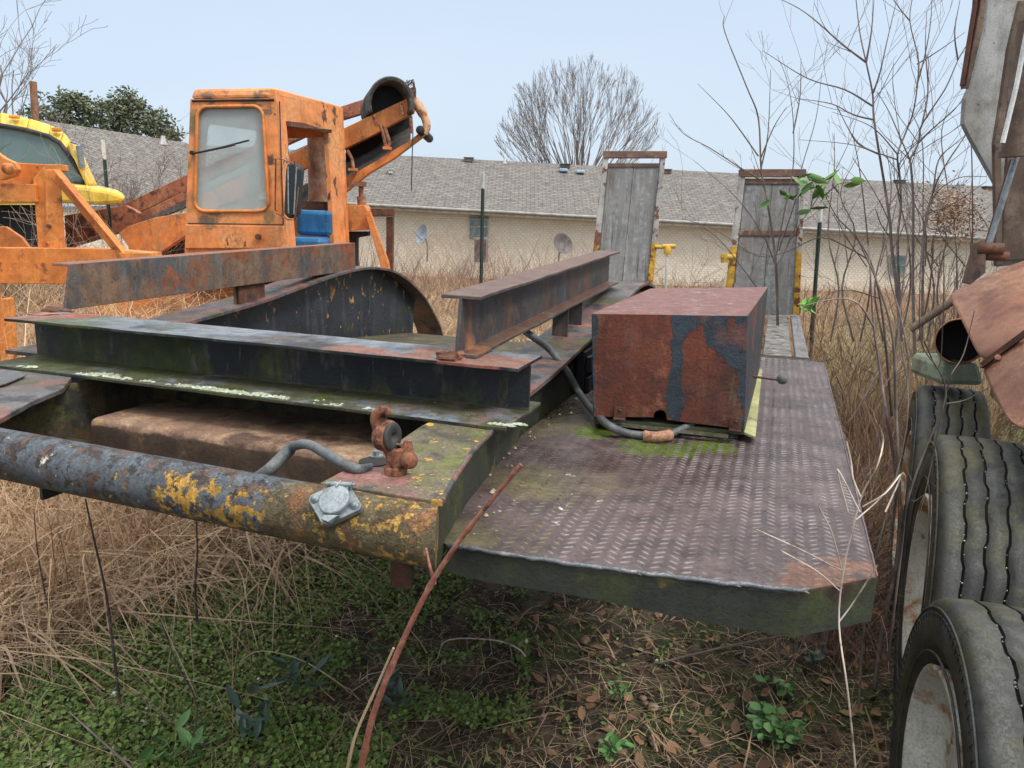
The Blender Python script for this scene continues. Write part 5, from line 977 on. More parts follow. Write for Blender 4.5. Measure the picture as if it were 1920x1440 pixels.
def blades(name, P, H, lean, width, mt, seed=0, K=4, par=None, droop=0.3, dirb=None, kink=0, **kw):
    r = np.random.default_rng(seed); P = np.asarray(P, float); n = len(P); H = np.asarray(H)*np.ones(n); a = r.uniform(0, 2*np.pi, n) if dirb is None else dirb
    dx = np.stack([np.cos(a), np.sin(a), 0*a], 1); a2 = a+r.normal(0, .8, n); dx2 = np.stack([np.cos(a2), np.sin(a2), 0*a], 1); ln = (lean*r.uniform(.2, 1.3, n)*H)[:, None]; dr = (droop*r.uniform(0, 1.4, n)*H)[:, None]
    b = a+r.uniform(0, 3.14, n); sd_ = np.stack([np.cos(b), np.sin(b), 0*b], 1); W_ = (width*r.uniform(.35, 1.0, n)**1.0*r.choice([.7, 1, 1, 2.0], n))[:, None]; vs = []; kd = r.normal(size=(n, 3))*(kink*H)[:, None]; kd[:, 2] = -abs(kd[:, 2]); kt = r.uniform(.3, .8, n)[:, None]
    for k in range(K+1):
        t = k/K; p = P+kd*np.maximum(0, t-kt)*2+dx*ln*t+dx2*ln*t*t*.7+np.array([0, 0, 1])*(H[:, None]*t*(1-.12*t)-dr*t**3); w__ = W_*(1-.85*t); vs += [p-sd_*w__/2, p+sd_*w__/2]
    v = np.stack(vs, 1).reshape(-1, 3); i = np.arange(n)[:, None]*(2*K+2); f = np.concatenate([i+[2*k, 2*k+1, 2*k+3, 2*k+2] for k in range(K)], 0)
    return np_obj(name, v, f, 4, mt, par, **kw)
# evergreen
random.seed(5)
eg = thing('evergreen_tree', 'dark green evergreen tree above the left roof', 'tree', Vector((-14, 31, -.5)))
M_ever = mat('evergreen_leaves', (.05, .085, .035), isl_cols=[(.10, .15, .07), (.16, .22, .10), (.24, .28, .14), (.17, .16, .11)], bump=0)
P = []; mb_ = MB()
for (a, b, r_) in ((140, 198, .6), (165, 220, .9), (200, 212, .8), (230, 208, .9), (250, 220, 1.1), (285, 228, .8), (212, 225, 1.1), (120, 225, .8), (300, 245, .6), (185, 235, 1.1), (240, 240, 1.1), (85, 215, .7), (320, 255, .5), (245, 196, .45), (127, 188, .4)):
    c = Y(a, b, 31); mb_.tube(smoothpath([Vector((-14, 31, .5)), Vector((-14, 31, .5)).lerp(c, .6), c], 3), [.08, .07, .06, .05, .04, .03, .02], 5, cap=False)
    for _ in range(34):
        d = Vector((random.gauss(0, 1), random.gauss(0, 1), random.gauss(0, .8))).normalized()*r_*random.uniform(.3, 1.05); cc2 = c+d
        P += [cc2+Vector((random.gauss(0, .11), random.gauss(0, .11), random.gauss(0, .09))) for _ in range(17)]
mb_.tube([Vector((-14, 31, -.5)), Vector((-14, 31, 1)), Vector((-14, 31, 3.8))], [.28, .2, .08], 8); obj('trunk', mb_, M_barkd, eg)
leaf_cloud('crown', P, .15, M_ever, eg, upb=.3, seed=3)
# ------------------------------------------------ hand placed saplings
random.seed(9)
def sapling(label, cat, stems, y, rpx, mt, twig=1, name='sapling', tl=.30, yj=.25, depth=2):
    base = Y(*stems[0][0], y); t_ = thing(name, label, cat, Vector((base.x, base.y, gz(base.x, base.y)))); m = MB(); tw = MB()
    for si, st in enumerate(stems):
        y0 = y if si == 0 else y+random.uniform(-yj, yj)*.4
        P = [Y(a, b, y0+(random.uniform(-.03, .03) if k else 0)) for k, (a, b) in enumerate(st)]; P = smoothpath(P, 4); k0 = (rpx*.78 if si == 0 else rpx*.42)/FPX*y
        rs = [max(.0011, k0*(1-.78*i/len(P))) for i in range(len(P))]
        (m if si == 0 else m).tube(P, rs, 7, cap=False)
        if twig:
            for i in range(2, len(P), 1):
                if random.random() < .21*twig:
                    d = (P[i]-P[i-1]).normalized(); ax = Vector((random.choice((-1, 1))*random.uniform(.5, 1), random.uniform(-.6, .6), random.uniform(-.1, .5))); grow(tw, P[i], d*.8+ax, tl*random.uniform(.4, 1.3), rs[i]*.5, depth, .5, segs=4, curl=.45, up=.3, sides=4, minr=.0006*y/3, nb=(1, 2), shrink=.6)
    o1 = obj('stem', m, mt, t_); 
    if tw.v: obj('twigs', tw, mt, t_)
    return t_
S1 = sapling('tall slim leafless sapling with a forked top left of the white hopper', 'sapling', [[(1690, 640), (1680, 530), (1671, 455), (1669, 420), (1659, 350), (1646, 272), (1638, 218), (1636, 175), (1624, 117), (1612, 60), (1603, -20)], [(1624, 117), (1578, 82), (1539, 47), (1500, 17), (1450, -8)], [(1624, 117), (1634, 58), (1640, -20)], [(1637, 175), (1650, 136), (1663, 78), (1686, -20)], [(1638, 200), (1584, 168), (1514, 147), (1430, 95)], [(1640, 225), (1600, 215), (1560, 195), (1500, 185)], [(1650, 290), (1610, 270), (1590, 240), (1570, 200)]], 4.2, 4.2, M_barkp, 1.0, tl=.34)
S2 = sapling('second leafless sapling with several crossing upright branches', 'sapling', [[(1690, 620), (1683, 459), (1689, 389), (1687, 331), (1683, 290), (1698, 249), (1714, 202), (1722, 117), (1706, 39), (1714, -20)], [(1683, 290), (1648, 249), (1617, 229), (1560, 210)], [(1718, 165), (1735, 100), (1745, 40), (1748, -20)], [(1706, 39), (1690, 20), (1668, -10)], [(1684, 300), (1640, 285), (1590, 270), (1500, 262)], [(1720, 120), (1760, 95), (1810, 60)]], 3.9, 3.2, M_bark, 1.0, tl=.32)
S3 = sapling('pinkish sapling forking low into two long arms before the roof', 'sapling', [[(1716, 700), (1712, 560), (1712, 447), (1712, 369), (1708, 311), (1706, 300), (1722, 268), (1729, 233), (1772, 167), (1796, 113), (1819, 74)], [(1706, 300), (1694, 272), (1667, 210), (1644, 171)], [(1796, 113), (1790, 60), (1800, 0)], [(1729, 233), (1740, 170), (1735, 90), (1738, 20)], [(1722, 268), (1750, 240), (1790, 205), (1815, 170)]], 4.0, 3.8, M_barkp, 1.0, tl=.3)
S4 = sapling('slender sapling leaning right toward the hopper', 'sapling', [[(1728, 640), (1733, 440), (1749, 362), (1772, 311), (1811, 253)], [(1733, 440), (1749, 370), (1796, 334), (1850, 331)], [(1749, 362), (1760, 300), (1790, 270), (1828, 240)], [(1740, 400), (1790, 380), (1850, 340)]], 4.5, 3.6, M_barkp, 1.5, tl=.26)
S5 = sapling('arching sapling with the last green leaves hanging at its tip', 'sapling', [[(1672, 780), (1660, 640), (1650, 560), (1632, 490), (1601, 440), (1570, 408), (1547, 366)], [(1632, 490), (1600, 470), (1540, 445), (1480, 470), (1420, 480), (1340, 430), (1280, 410)], [(1547, 366), (1530, 352), (1510, 350)], [(1547, 366), (1572, 345), (1598, 342)], [(1650, 560), (1600, 545), (1560, 548), (1523, 575)]], 3.4, 3.2, M_barkd, .6, tl=.2)
S6 = sapling('wispy leafless whip shrub rising in front of the shorter ramp', 'sapling', [[(1458, 610), (1455, 500), (1447, 430), (1437, 370), (1427, 315), (1422, 222), (1400, 163), (1359, 60), (1358, 30)], [(1422, 293), (1384, 239), (1357, 206), (1308, 157)], [(1430, 340), (1389, 315), (1330, 277), (1281, 250), (1254, 212)], [(1455, 480), (1470, 400), (1487, 315), (1487, 222), (1476, 152), (1457, 103)], [(1460, 470), (1490, 380), (1503, 315), (1530, 222), (1541, 136)], [(1455, 500), (1430, 440), (1380, 370), (1300, 300)], [(1470, 470), (1500, 420), (1560, 330), (1600, 250)], [(1487, 250), (1500, 180), (1502, 110)], [(1427, 315), (1440, 250), (1445, 130)], [(1425, 300), (1450, 240), (1475, 200)], [(1420, 540), (1390, 500), (1350, 450), (1310, 420)]], 4.8, 3.4, M_bark, .9, tl=.3)
S7 = sapling('grey curved stem beside the checker plate deck', 'sapling', [[(1705, 1010), (1688, 947), (1672, 830), (1660, 763), (1650, 693), (1638, 613), (1632, 513), (1628, 460)], [(1638, 613), (1610, 570), (1570, 560), (1500, 575)], [(1650, 693), (1600, 780), (1575, 800)], [(1660, 763), (1640, 850), (1620, 900)]], 3.0, 5.2, M_barkp, .7, tl=.2)
S8 = sapling('tall brown stem nearest the tyres with whippy upper branches', 'sapling', [[(1640, 1290), (1655, 1180), (1680, 1060), (1687, 947), (1680, 780), (1677, 667), (1667, 597), (1640, 517), (1623, 480), (1600, 430)], [(1677, 667), (1690, 560), (1700, 480), (1710, 420)], [(1680, 780), (1704, 700), (1690, 600), (1668, 520), (1660, 430)]], 2.5, 6.0, M_bark, .5, tl=.2)
S9 = sapling('dark forked whip curving up in front of the rear tyre', 'sapling', [[(1665, 1240), (1690, 1030), (1700, 947), (1727, 863), (1767, 767), (1773, 730), (1760, 693), (1727, 640), (1725, 530), (1730, 440)], [(1775, 735), (1785, 700), (1807, 663), (1827, 583)], [(1773, 757), (1810, 750), (1853, 727)], [(1733, 640), (1760, 690), (1768, 600), (1770, 480)], [(1767, 767), (1740, 900), (1715, 1000)]], 1.75, 3.6, M_barkd, .3, tl=.12, depth=1)
S10 = sapling('thin upright stem between the deck corner and the tyres', 'sapling', [[(1610, 1330), (1618, 1200), (1640, 1050), (1700, 800), (1690, 650), (1660, 540)], [(1618, 1200), (1590, 1130), (1560, 1090)]], 2.2, 3.4, M_bark, .4, tl=.15)
rw = random.Random(77)
for k in range(11):
    px = [1565, 1590, 1625, 1650, 1700, 1735, 1760, 1785, 1810, 1835, 1745][k]; yy = rw.uniform(4.2, 7.5); top = rw.uniform(170, 420); b_ = Z(px, 640, .0) if False else None
    st = [[(px+rw.uniform(-15, 15), 640), (px+rw.uniform(-12, 12), 540), (px+rw.uniform(-16, 16), 440), (px+rw.uniform(-22, 22), top+70), (px+rw.uniform(-40, 30), top)], [(px, 500), (px+rw.uniform(-60, 50), 420), (px+rw.uniform(-80, 60), 340)]]
    sapling(['whip stem just behind the leaning dark post', 'pale whip right of the leaning dark post', 'thin whip crossing the house eave left of the twin saplings', 'hair thin whip behind the tall slim sapling', 'thin whip between the twin forked saplings', 'thin whip in front of the wall window at right', 'reddish whip right of the pinkish forked sapling', 'whip reaching the feathery seed head', 'whip before the roof near the clevis bracket', 'rightmost whip beside the white hopper', 'straight whip behind the right leaning sapling'][k], 'sapling', st, yy, 2.6, [M_barkp, M_bark, M_bramb][k % 3], 1.0, name='whip_stem', tl=.28, depth=2)
# leaves on the arching sapling and another small tuft
M_lf = mat('last_green_leaves', (.16, .30, .06), isl_cols=[(.12, .26, .05), (.22, .36, .08), (.34, .32, .06), (.10, .2, .06)], bump=0, rough=.5)
P = []
for (a, b, n_) in ((1520, 350, 10), (1490, 370, 12), (1535, 340, 8), (1560, 345, 6), (1588, 342, 5), (1535, 375, 12), (1525, 395, 9), (1505, 330, 6), (1460, 372, 5)):
    P += [Y(a+random.uniform(-14, 14), b+random.uniform(-8, 8), 3.35+random.uniform(-.05, .05)) for _ in range(n_//2)]
leaf_cloud('leaves', P, .075, M_lf, S5, upb=.35, aspect=.35, seed=8)
P = [Y(1520+random.uniform(-14, 14), 572+random.uniform(-14, 14), 3.4+random.uniform(-.05, .05)) for _ in range(16)]
leaf_cloud('leaves', P, .06, mat('bright_green_leaves', (.16, .42, .08), isl_cols=[(.12, .34, .05), (.25, .5, .1)], bump=0), S7, upb=.3, aspect=.35, seed=9)
sh = thing('dry_seedhead_shrub', 'pale brown feathery seed head shrub near the white hopper', 'shrub', Vector((4.2, 7, -.0)))
m = MB(); b0 = Y(1785, 560, 7); b0.z = 0
for k in range(14): grow(m, b0+Vector((random.uniform(-.2, .2), 0, 0)), Vector((random.uniform(-.25, .25), random.uniform(-.2, .2), 1)), .85, .008, 3, .25, segs=4, curl=.3, up=.3, sides=3, minr=.002, nb=(2, 3), shrink=.5)
obj('stems', m, M_barkp, sh)
P = [Y(1785+random.gauss(0, 26), 400+random.gauss(0, 24), 7+random.gauss(0, .15)) for _ in range(1500)]
leaf_cloud('seed_heads', P, .03, mat('seedhead_tan', (.36, .24, .16), bump=0), sh, upb=.2, seed=12)
# red cane and its companion in the foreground
M_cane = mat('red_cane_bark', (.24, .085, .055), [L_((.36, .17, .12), 60, .55, w=.1), L_((.18, .06, .05), 30, .6)], bump=.4, rough=.5)
def cane(name, label, pts, y0, y1, r0, r1, mt, shoot=None, cat='plant stem'):
    Pp = smoothpath([Y(a, b, y0+(y1-y0)*i/(len(pts)-1)) for i, (a, b) in enumerate(pts)], 8); base = Pp[0]
    t_ = thing(name, label, cat, Vector((base.x, base.y, 0))); m = MB(); n = len(Pp); ext_ = [Vector((base.x-.03, base.y, 0)), Pp[0].lerp(Vector((base.x-.03, base.y, 0)), .5)]
    Pq = ext_+Pp; nn = len(Pq); m.tube(Pq, [(r0+(r1-r0)*i/nn)*(1+.28*(1 if i % 11 == 5 else 0)+.06*mn.noise(Vector((i*.9, 0, 0)))) for i in range(nn)], 10); obj('stem', m, mt, t_)
    if shoot:
        m = MB(); sp_ = smoothpath([Y(*q) for q in shoot], 5); m.tube(sp_, [r1*(1-.4*i/len(sp_)) for i in range(len(sp_))], 8); obj('side_shoot', m, mt, t_)
cane('red_cane', 'reddish knobbly cane leaning across the deck edge in the foreground', [(676, 1445), (700, 1340), (745, 1225), (800, 1110), (850, 1030), (910, 952), (977, 871)], .92, .86, .0046, .0026, M_cane, [(815, 1095, .9), (806, 1062, .9), (799, 1028, .92)])
cane('beige_cane', 'thin beige dry stem running beside the red cane', [(650, 1445), (668, 1375), (705, 1290), (738, 1215)], .98, .95, .0024, .0016, mat('beige_stem', (.36, .26, .16), bump=0))
M_pale = mat('pale_dry_twig', (.50, .42, .35), [L_((.3, .22, .18), 30, .55)], bump=0)
sapling('pale dry forked twig standing in front of the deck corner', 'twig', [[(1608, 1500), (1604, 1440), (1590, 1300), (1573, 1169), (1582, 1067), (1600, 987), (1618, 924), (1644, 876), (1656, 827), (1647, 795)], [(1615, 935), (1600, 898), (1596, 867), (1587, 827)], [(1605, 975), (1650, 935), (1694, 887), (1695, 945)], [(1618, 950), (1660, 925), (1690, 890), (1660, 960)], [(1577, 1110), (1530, 1070), (1465, 1033)], [(1578, 1070), (1500, 1030), (1418, 993)], [(1574, 1165), (1600, 1130), (1645, 1060)], [(1612, 960), (1570, 880), (1590, 960)], [(1580, 1075), (1560, 1000), (1535, 950)]], 1.0, 3.0, M_pale, .2, name='dry_twig', tl=.05, depth=1)
# ================================================================== GROUND AND VEGETATION
M_ground = mat('damp_soil_deck_shade', (.085, .062, .040), [L_((.035, .027, .017), 3, .80, amp=.45, w=.12, at=[((.45, 2.9, 0), 1.1), ((.2, 2.3, 0), .8)]), L_((.14, .10, .065), 5, .52, w=.08), L_((.05, .075, .02), 2.2, .54, w=.08), L_((.17, .12, .075), 30, .60, w=.06), L_((.025, .02, .015), 12, .58, w=.06),  # dark mud layer at these points also paints the shade under the deck
    L_((.26, .21, .13), .5, .90, w=.12, amp=.5, at=[((3, 18, 0), 13), ((-8, 14, 0), 9), ((8, 12, 0), 7)])], rough=.95, bump=1, bscale=40)
def ground_mesh():
    xs = np.concatenate([np.linspace(-160, -14, 16), np.arange(-13, -3, .5), np.arange(-3, 3.6, .045), np.arange(3.6, 14, .5), np.linspace(15, 160, 16)])
    ys = np.concatenate([np.linspace(-20, 0, 8), np.arange(.3, 6.5, .045), np.arange(6.5, 30, .5), np.linspace(31, 300, 20)])
    X, Yy = np.meshgrid(xs, ys); V_ = [(x, y, gz(x, y)+(.018*mn.noise(Vector((x*7, y*7, 5)))+.010*mn.noise(Vector((x*17, y*17, 5))) if abs(x) < 3.6 and y < 6.5 else 0)) for x, y in zip(X.ravel(), Yy.ravel())]
    nx = len(xs); ny = len(ys); i = (np.arange(ny-1)[:, None]*nx+np.arange(nx-1)[None, :]).ravel(); f = np.stack([i, i+1, i+nx+1, i+nx], 1)
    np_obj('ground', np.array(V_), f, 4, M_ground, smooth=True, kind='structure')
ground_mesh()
def gzv(P): return np.array([gz(x, y) for x, y in P])
def scatter(n, fn, seed):
    r = np.random.default_rng(seed); out = []
    while len(out) < n:
        q = fn(r)
        if q is not None: out.append(q)
    P = np.array(out); z = gzv(P); return np.column_stack([P, z])
def uv(x, y): return x*math.sin(TH)+y*math.cos(TH), x*math.cos(TH)-y*math.sin(TH)
def blocked(x, y, pad=0):
    u, v = uv(x, y)
    if .8 < u < 8.3 and -2.25-pad < v < .26+pad: return True
    if -3.2 < x < -1.8 and 7.4 < y < 8.8: return True
    return False
STRAW = [(.56, .39, .23), (.70, .55, .35), (.42, .28, .15), (.80, .68, .47), (.32, .19, .11)]
M_straw = mat('dry_straw', STRAW[0], isl_cols=STRAW, bump=0, rough=.8)
M_straw2 = mat('greyed_straw', STRAW[0], isl_cols=[(.50, .36, .23), (.70, .55, .38), (.28, .18, .11), (.60, .45, .30), (.38, .26, .17)], bump=0, rough=.8)
def far_fn(r):
    y = 4.6+(r.random()**1.35)*23; x = r.uniform(-.85, .85)*y
    if blocked(x, y, .05): return None
    if x > .42*y+.2 and y < 13 and r.random() > .25: return None
    if mn.noise(Vector((x*.7, y*.5, 3))) < -.12 and r.random() > .3: return None
    return (x, y)
P = scatter(52000, far_fn, 1); dist = P[:, 1]
hn = np.array([.55+.55*(mn.noise(Vector((x*.6, y*.5, 9)))+.5) for x, y, z in P]); hn = hn*np.where((P[:, 0] > .4*P[:, 1]) & (P[:, 1] < 13), .38, 1)
blades('dead_grass', P, hn*np.random.default_rng(2).uniform(.5, 1.15, len(P)), .55, .0045+dist*.00035, M_straw, seed=2, K=4, droop=.45, kink=.3, kind='stuff', label='tall dead straw coloured grass filling the lot behind the trailer')
# matted short grass to the right of the trailer
def rgt(r):
    y = 3.6+r.random()*12; x = y*r.uniform(.28, .78)
    return None if blocked(x, y, .03) else (x, y)
P = scatter(16000, rgt, 3); blades('short_grass', P, .16+.22*np.random.default_rng(4).random(len(P)), 1.2, .006, mat('mixed_short_grass', (.2, .2, .08), isl_cols=[(.36, .30, .15), (.22, .22, .08), (.44, .36, .2), (.28, .17, .10), (.14, .19, .05)], bump=0), seed=5, K=3, droop=.4, kind='stuff', label='matted yellow green grass right of the trailer')
def brm(r):
    y = 2.6+r.random()**1.3*4; x = y*(.44+r.normal(0, .045)+.02*(y-3))
    return None if blocked(x, y, .03) or x < 1.25 else (x, y)
P = scatter(4200, brm, 6); blades('bramble_tangle', P, .25+.55*np.random.default_rng(4).random(len(P)), .9, .0040, M_bramb, seed=7, K=5, droop=.5, kind='stuff', label='reddish brown bramble tangle between the deck and the tyres')
# tussocks left of / under the bumper
def lft(r):
    cx, cy, s_ = [(-2.5, 3.3, .40), (-2.15, 3.0, .30), (-1.9, 3.5, .35), (-2.9, 4.0, .6), (-1.65, 3.25, .22), (-2.1, 2.5, .20), (-1.35, 3.6, .25)][r.integers(7)]
    return (cx+r.normal(0, s_), cy+r.normal(0, s_*.7))
P = scatter(7500, lft, 8); P = P[P[:, 1] > 1.9]; blades('straw_tussock', P, .18+.33*np.random.default_rng(4).random(len(P)), 1.15, .012, M_straw2, seed=9, K=6, kink=.8, droop=.55, kind='stuff', label='collapsed greyish straw tussocks under the left of the bumper')
def lft2(r):
    y = 3.4+r.random()*2.2; x = -1.5-.12*y-r.random()*3.2
    u, v = uv(x, y); return None if v > -2.35 or (x > -3.6 and y > 4.6) else (x, y)
P = scatter(5200, lft2, 10); blades('dead_grass', P, 1.05+.7*np.random.default_rng(4).random(len(P)), .5, .0065, M_straw, seed=11, K=5, droop=.5, kink=.4, kind='stuff', label='tall dry grass between the left rail and the orange frame')
def lft4(r):
    y = 4.9+r.random()*2.2; x = -.9-r.random()*3.2
    return None if blocked(x, y, .03) else (x, y)
P = scatter(7500, lft4, 51); blades('dead_grass', P, .95+.6*np.random.default_rng(4).random(len(P)), .45, .007, M_straw, seed=52, K=5, droop=.4, kink=.5, kind='stuff', label='tall dead grass hiding the base of the orange cab')
def lft3(r):
    u = r.uniform(1.9, 5.5); v = r.uniform(-3.2, -2.3); p = T(u, v, 0); return (p.x, p.y)
P = scatter(3500, lft3, 12); blades('dead_grass', P, .65+.5*np.random.default_rng(4).random(len(P)), .5, .0055, M_straw, seed=13, K=5, droop=.45, kink=.4, kind='stuff', label='dry grass standing right behind the left bearer rail')
# scattered horizontal straws all over the near ground
def near(r):
    y = 1.7+r.random()**1.2*4.2; x = r.uniform(-.85, .80)*y; return (x, y)
P = scatter(13000, near, 14); P[:, 2] += .01; blades('fallen_straw', P, .02+.07*np.random.default_rng(4).random(len(P))**2, 2.6, .0042, M_straw2, seed=15, K=4, droop=.6, kink=1.5, kind='stuff', label='loose fallen straws lying across the near ground')
# green ground cover in patches
def gm(x, y): return mn.noise(Vector((x*1.1, y*1.1, 0)))+.5*mn.noise(Vector((x*3, y*3, 7)))
def clov(r):
    y = 1.6+r.random()**1.1*4.0; x = r.uniform(-.82, .30)*y; g = gm(x, y)
    bonus = .45*math.exp(-((x+.65)**2/.50+(y-2.95)**2/.9))+.5*math.exp(-((x+1.25)**2/.35+(y-2.1)**2/.25)) + .25*math.exp(-((x+1.1)**2/.2+(y-2.4)**2/.1))-.3*(x > .1)
    return (x, y) if g+bonus+.45*mn.noise(Vector((x*6, y*6, 1))) > .27+r.normal(0, .06) else None
P = scatter(34000, clov, 16); P[:, 2] += np.random.default_rng(1).uniform(.003, .03, len(P))+.05*np.clip([mn.noise(Vector((a*4, b*4, 3)))+.2 for a, b, c in P], 0, 1)
M_clov = mat('chickweed_green', (.07, .16, .03), isl_cols=[(.08, .16, .03), (.17, .32, .05), (.34, .48, .11), (.12, .26, .04), (.2, .28, .06)], bump=0, rough=.6)
leaf_cloud('ground_cover', P, .016, M_clov, None, upb=.62, aspect=.8, seed=17, kind='stuff', label='low bright green chickweed carpeting the ground below the bumper')
P = scatter(3500, near, 18); P[:, 2] += np.random.default_rng(1).uniform(.0, .02, len(P)); leaf_cloud('ground_cover', P, .018, M_clov, None, upb=.6, aspect=.7, seed=19, kind='stuff', label='sparse small green weeds scattered in the leaf litter')
P = scatter(3600, clov, 30); blades('green_grass', P, .03+.09*np.random.default_rng(4).random(len(P)), 1.0, .0035, mat('fresh_grass', (.08, .18, .04), isl_cols=[(.06, .14, .03), (.14, .26, .06), (.2, .26, .1)], bump=0), seed=31, K=3, kind='stuff', label='short fresh grass blades among the chickweed')
# leaf litter
LITTER = [(.13, .075, .045), (.19, .12, .07), (.08, .05, .035), (.30, .21, .14), (.12, .10, .08), (.09, .08, .04)]
M_lit = mat('fallen_leaves', LITTER[0], isl_cols=LITTER, bump=0, rough=.75)
P = scatter(11000, near, 20); P[:, 2] += np.random.default_rng(1).uniform(.0, .014, len(P)); leaf_cloud('leaf_litter', P, .019, M_lit, None, upb=.68, aspect=.55, seed=21, kind='stuff', label='small brown fallen leaves covering the near ground')
def rlit(r): y = 1.7+r.random()*1.8; return (y*r.uniform(.0, .62), y)
P = scatter(330, rlit, 22); P[:, 2] += np.random.default_rng(1).uniform(.0, .02, len(P)); leaf_cloud('leaf_litter', P, .045, mat('large_brown_leaves', LITTER[1], isl_cols=LITTER+[(.36, .20, .10)], bump=0, rough=.7), None, upb=.66, aspect=.6, seed=23, kind='stuff', label='larger curled brown leaves below the deck corner')
# upright weed stalks before the house
random.seed(33)
def weeds(name, n, xr, yr, h, mt, label, seed, w_=.006):
    r = np.random.default_rng(seed); y = r.uniform(*yr, n); x = y*r.uniform(*xr, n); P = np.column_stack([x, y, gzv(list(zip(x, y)))])
    ok = [not blocked(a, b, .05) for a, b in zip(x, y)]; P = P[ok]; blades(name, P, h*r.uniform(.5, 1.2, len(P)), .35, w_, mt, seed=seed, K=5, droop=.12, kind='stuff', label=label)
weeds('weed_stalks', 1500, (-.25, .15), (11, 24), 1.7, M_bramb, 'thin reddish weed stalks rising before the pale brick wall', 41, .011)
weeds('weed_stalks', 1500, (.15, .62), (7, 16), 1.15, M_bramb, 'reddish twiggy weeds right of the tall ramp', 42, .008)
weeds('weed_stalks', 1600, (.34, .66), (3.6, 8), 1.0, M_straw, 'pale dry weed stems standing among the whips at right', 47, .006)
weeds('weed_stalks', 900, (-.8, -.35), (10, 18), 1.5, M_barkd, 'dark weed stalks behind the yellow truck bonnet', 43, .010)
def thicket(c, n, h, mt, label, rad=.5, depth=3, r0=.006, spread=.5, name='bramble_bush'):
    t_ = thing(name, label, 'bush', Vector((c[0], c[1], gz(*c)))); m = MB()
    for k in range(n):
        b = Vector((c[0]+random.gauss(0, rad*.5), c[1]+random.gauss(0, rad*.5), gz(*c))); grow(m, b, Vector((random.gauss(0, .35), random.gauss(0, .35), 1)), h*random.uniform(.35, .6), r0, depth, spread, segs=4, curl=.9, up=.05, sides=3, minr=r0*.28, nb=(2, 3), shrink=.7)
    obj('branches', m, mt, t_); return t_
def cpx(px, y): return (Y(px, 500, y).x, y)
thicket(cpx(1300, 9), 16, 1.5, M_bramb, 'twiggy bush standing between the two ramps', .8)
thicket(cpx(1340, 7.6), 9, 1.1, M_barkd, 'dark thorny bush at the left foot of the shorter ramp', .4)
thicket(cpx(1600, 7), 12, 1.2, M_bramb, 'twiggy bush just right of the leaning dark post', .7)
thicket(cpx(1720, 5.5), 12, 1.1, M_bramb, 'tangled bush below the feathery seed head shrub', .6)
thicket(cpx(1820, 9), 14, 1.4, M_bramb, 'low bush before the brick wall near the clevis bracket', .8)
thicket(cpx(1680, 3.4), 10, .75, M_bramb, 'knee high bramble beside the checker plate edge', .35, r0=.004)
thicket(cpx(1650, 2.6), 6, .45, M_barkp, 'small bramble by the chamfered deck corner', .2, r0=.003)
thicket(cpx(560, 12), 9, 1.2, M_barkd, 'leafless bush behind the brown stand post', .5)
thicket(cpx(860, 17), 10, 1.9, mat('orange_brown_twigs', (.42, .22, .10), bump=0), 'narrow orange brown bush left of the house window', .25, spread=.2)
thicket(cpx(960, 16), 9, 1.5, M_bramb, 'thin bush between the window and the dark dish', .5)
thicket(cpx(1150, 15), 8, 1.3, M_bramb, 'thin bush behind the left edge of the tall ramp', .5)
thicket(cpx(240, 8.0), 16, 2.3, mat('vine_stems', (.28, .22, .17), bump=0), 'dead vine draped over the yellow bonnet', .45, r0=.006)
thicket(cpx(330, 14), 12, 3.2, mat('dead_vine_leaves', (.30, .24, .18), bump=0), 'dead vine hanging beside the left window edge of the cab', .3, r0=.007)
# tall thin stalks in the near left
def stalk(label, pts, y, r_, mt=M_barkd, name='dead_stalk'):
    P = smoothpath([Y(a, b, y) for a, b in pts], 4); t_ = thing(name, label, 'stalk', Vector((P[-1].x, P[-1].y, 0))); m = MB(); k = r_/FPX*y; m.tube(P, [k*(.4+.6*i/len(P)) for i in range(len(P))], 6, cap=False); obj('stem', m, mt, t_)
stalk('long dark stalk rising to the middle of the bumper tube', [(160, 935), (176, 1010), (200, 1120), (215, 1240), (235, 1400)], 2.2, 3.6)
stalk('dark weed stalk right of the longest stalk', [(368, 975), (370, 1040), (366, 1100), (370, 1170)], 2.6, 3.4)
stalk('thin dark stalk at the left end under the bumper', [(64, 960), (70, 1030), (86, 1120), (100, 1170)], 2.5, 2.2)
stalk('slanting brown stalk across the green weeds', [(300, 1160), (330, 1240), (370, 1330), (345, 1440)], 2.0, 2.2)
stalk('pinkish bare stalk crossing the bottom left corner', [(130, 1335), (180, 1380), (225, 1420), (270, 1465)], 1.75, 3.4, M_barkp)
stalk('pale bent grass stem arching over the green weeds', [(450, 1240), (480, 1222), (520, 1224), (570, 1240), (620, 1270), (660, 1300)], 2.4, 2.0, mat('pale_stem', (.5, .42, .28), bump=0))
stalk('pale straw stem slanting through the clover', [(225, 1020), (280, 1120), (320, 1200), (380, 1330)], 2.3, 1.4, mat('pale_stem', (.5, .42, .28), bump=0))
stalk('thin pale twig lying under the deck front', [(820, 1235), (840, 1200), (925, 1200), (970, 1215), (985, 1230)], 2.5, 2.2, M_pale)
stalk('dark fallen twig lying under the deck corner', [(1440, 1190), (1500, 1185), (1350, 1215), (1150, 1265)], 2.6, 3.0, M_bark)
stalk('straight yellowish stick in the leaf litter by the front tyre', [(1622, 1325), (1640, 1380), (1655, 1445)], 1.95, 3.0, mat('yellow_stick', (.34, .22, .10), bump=0))
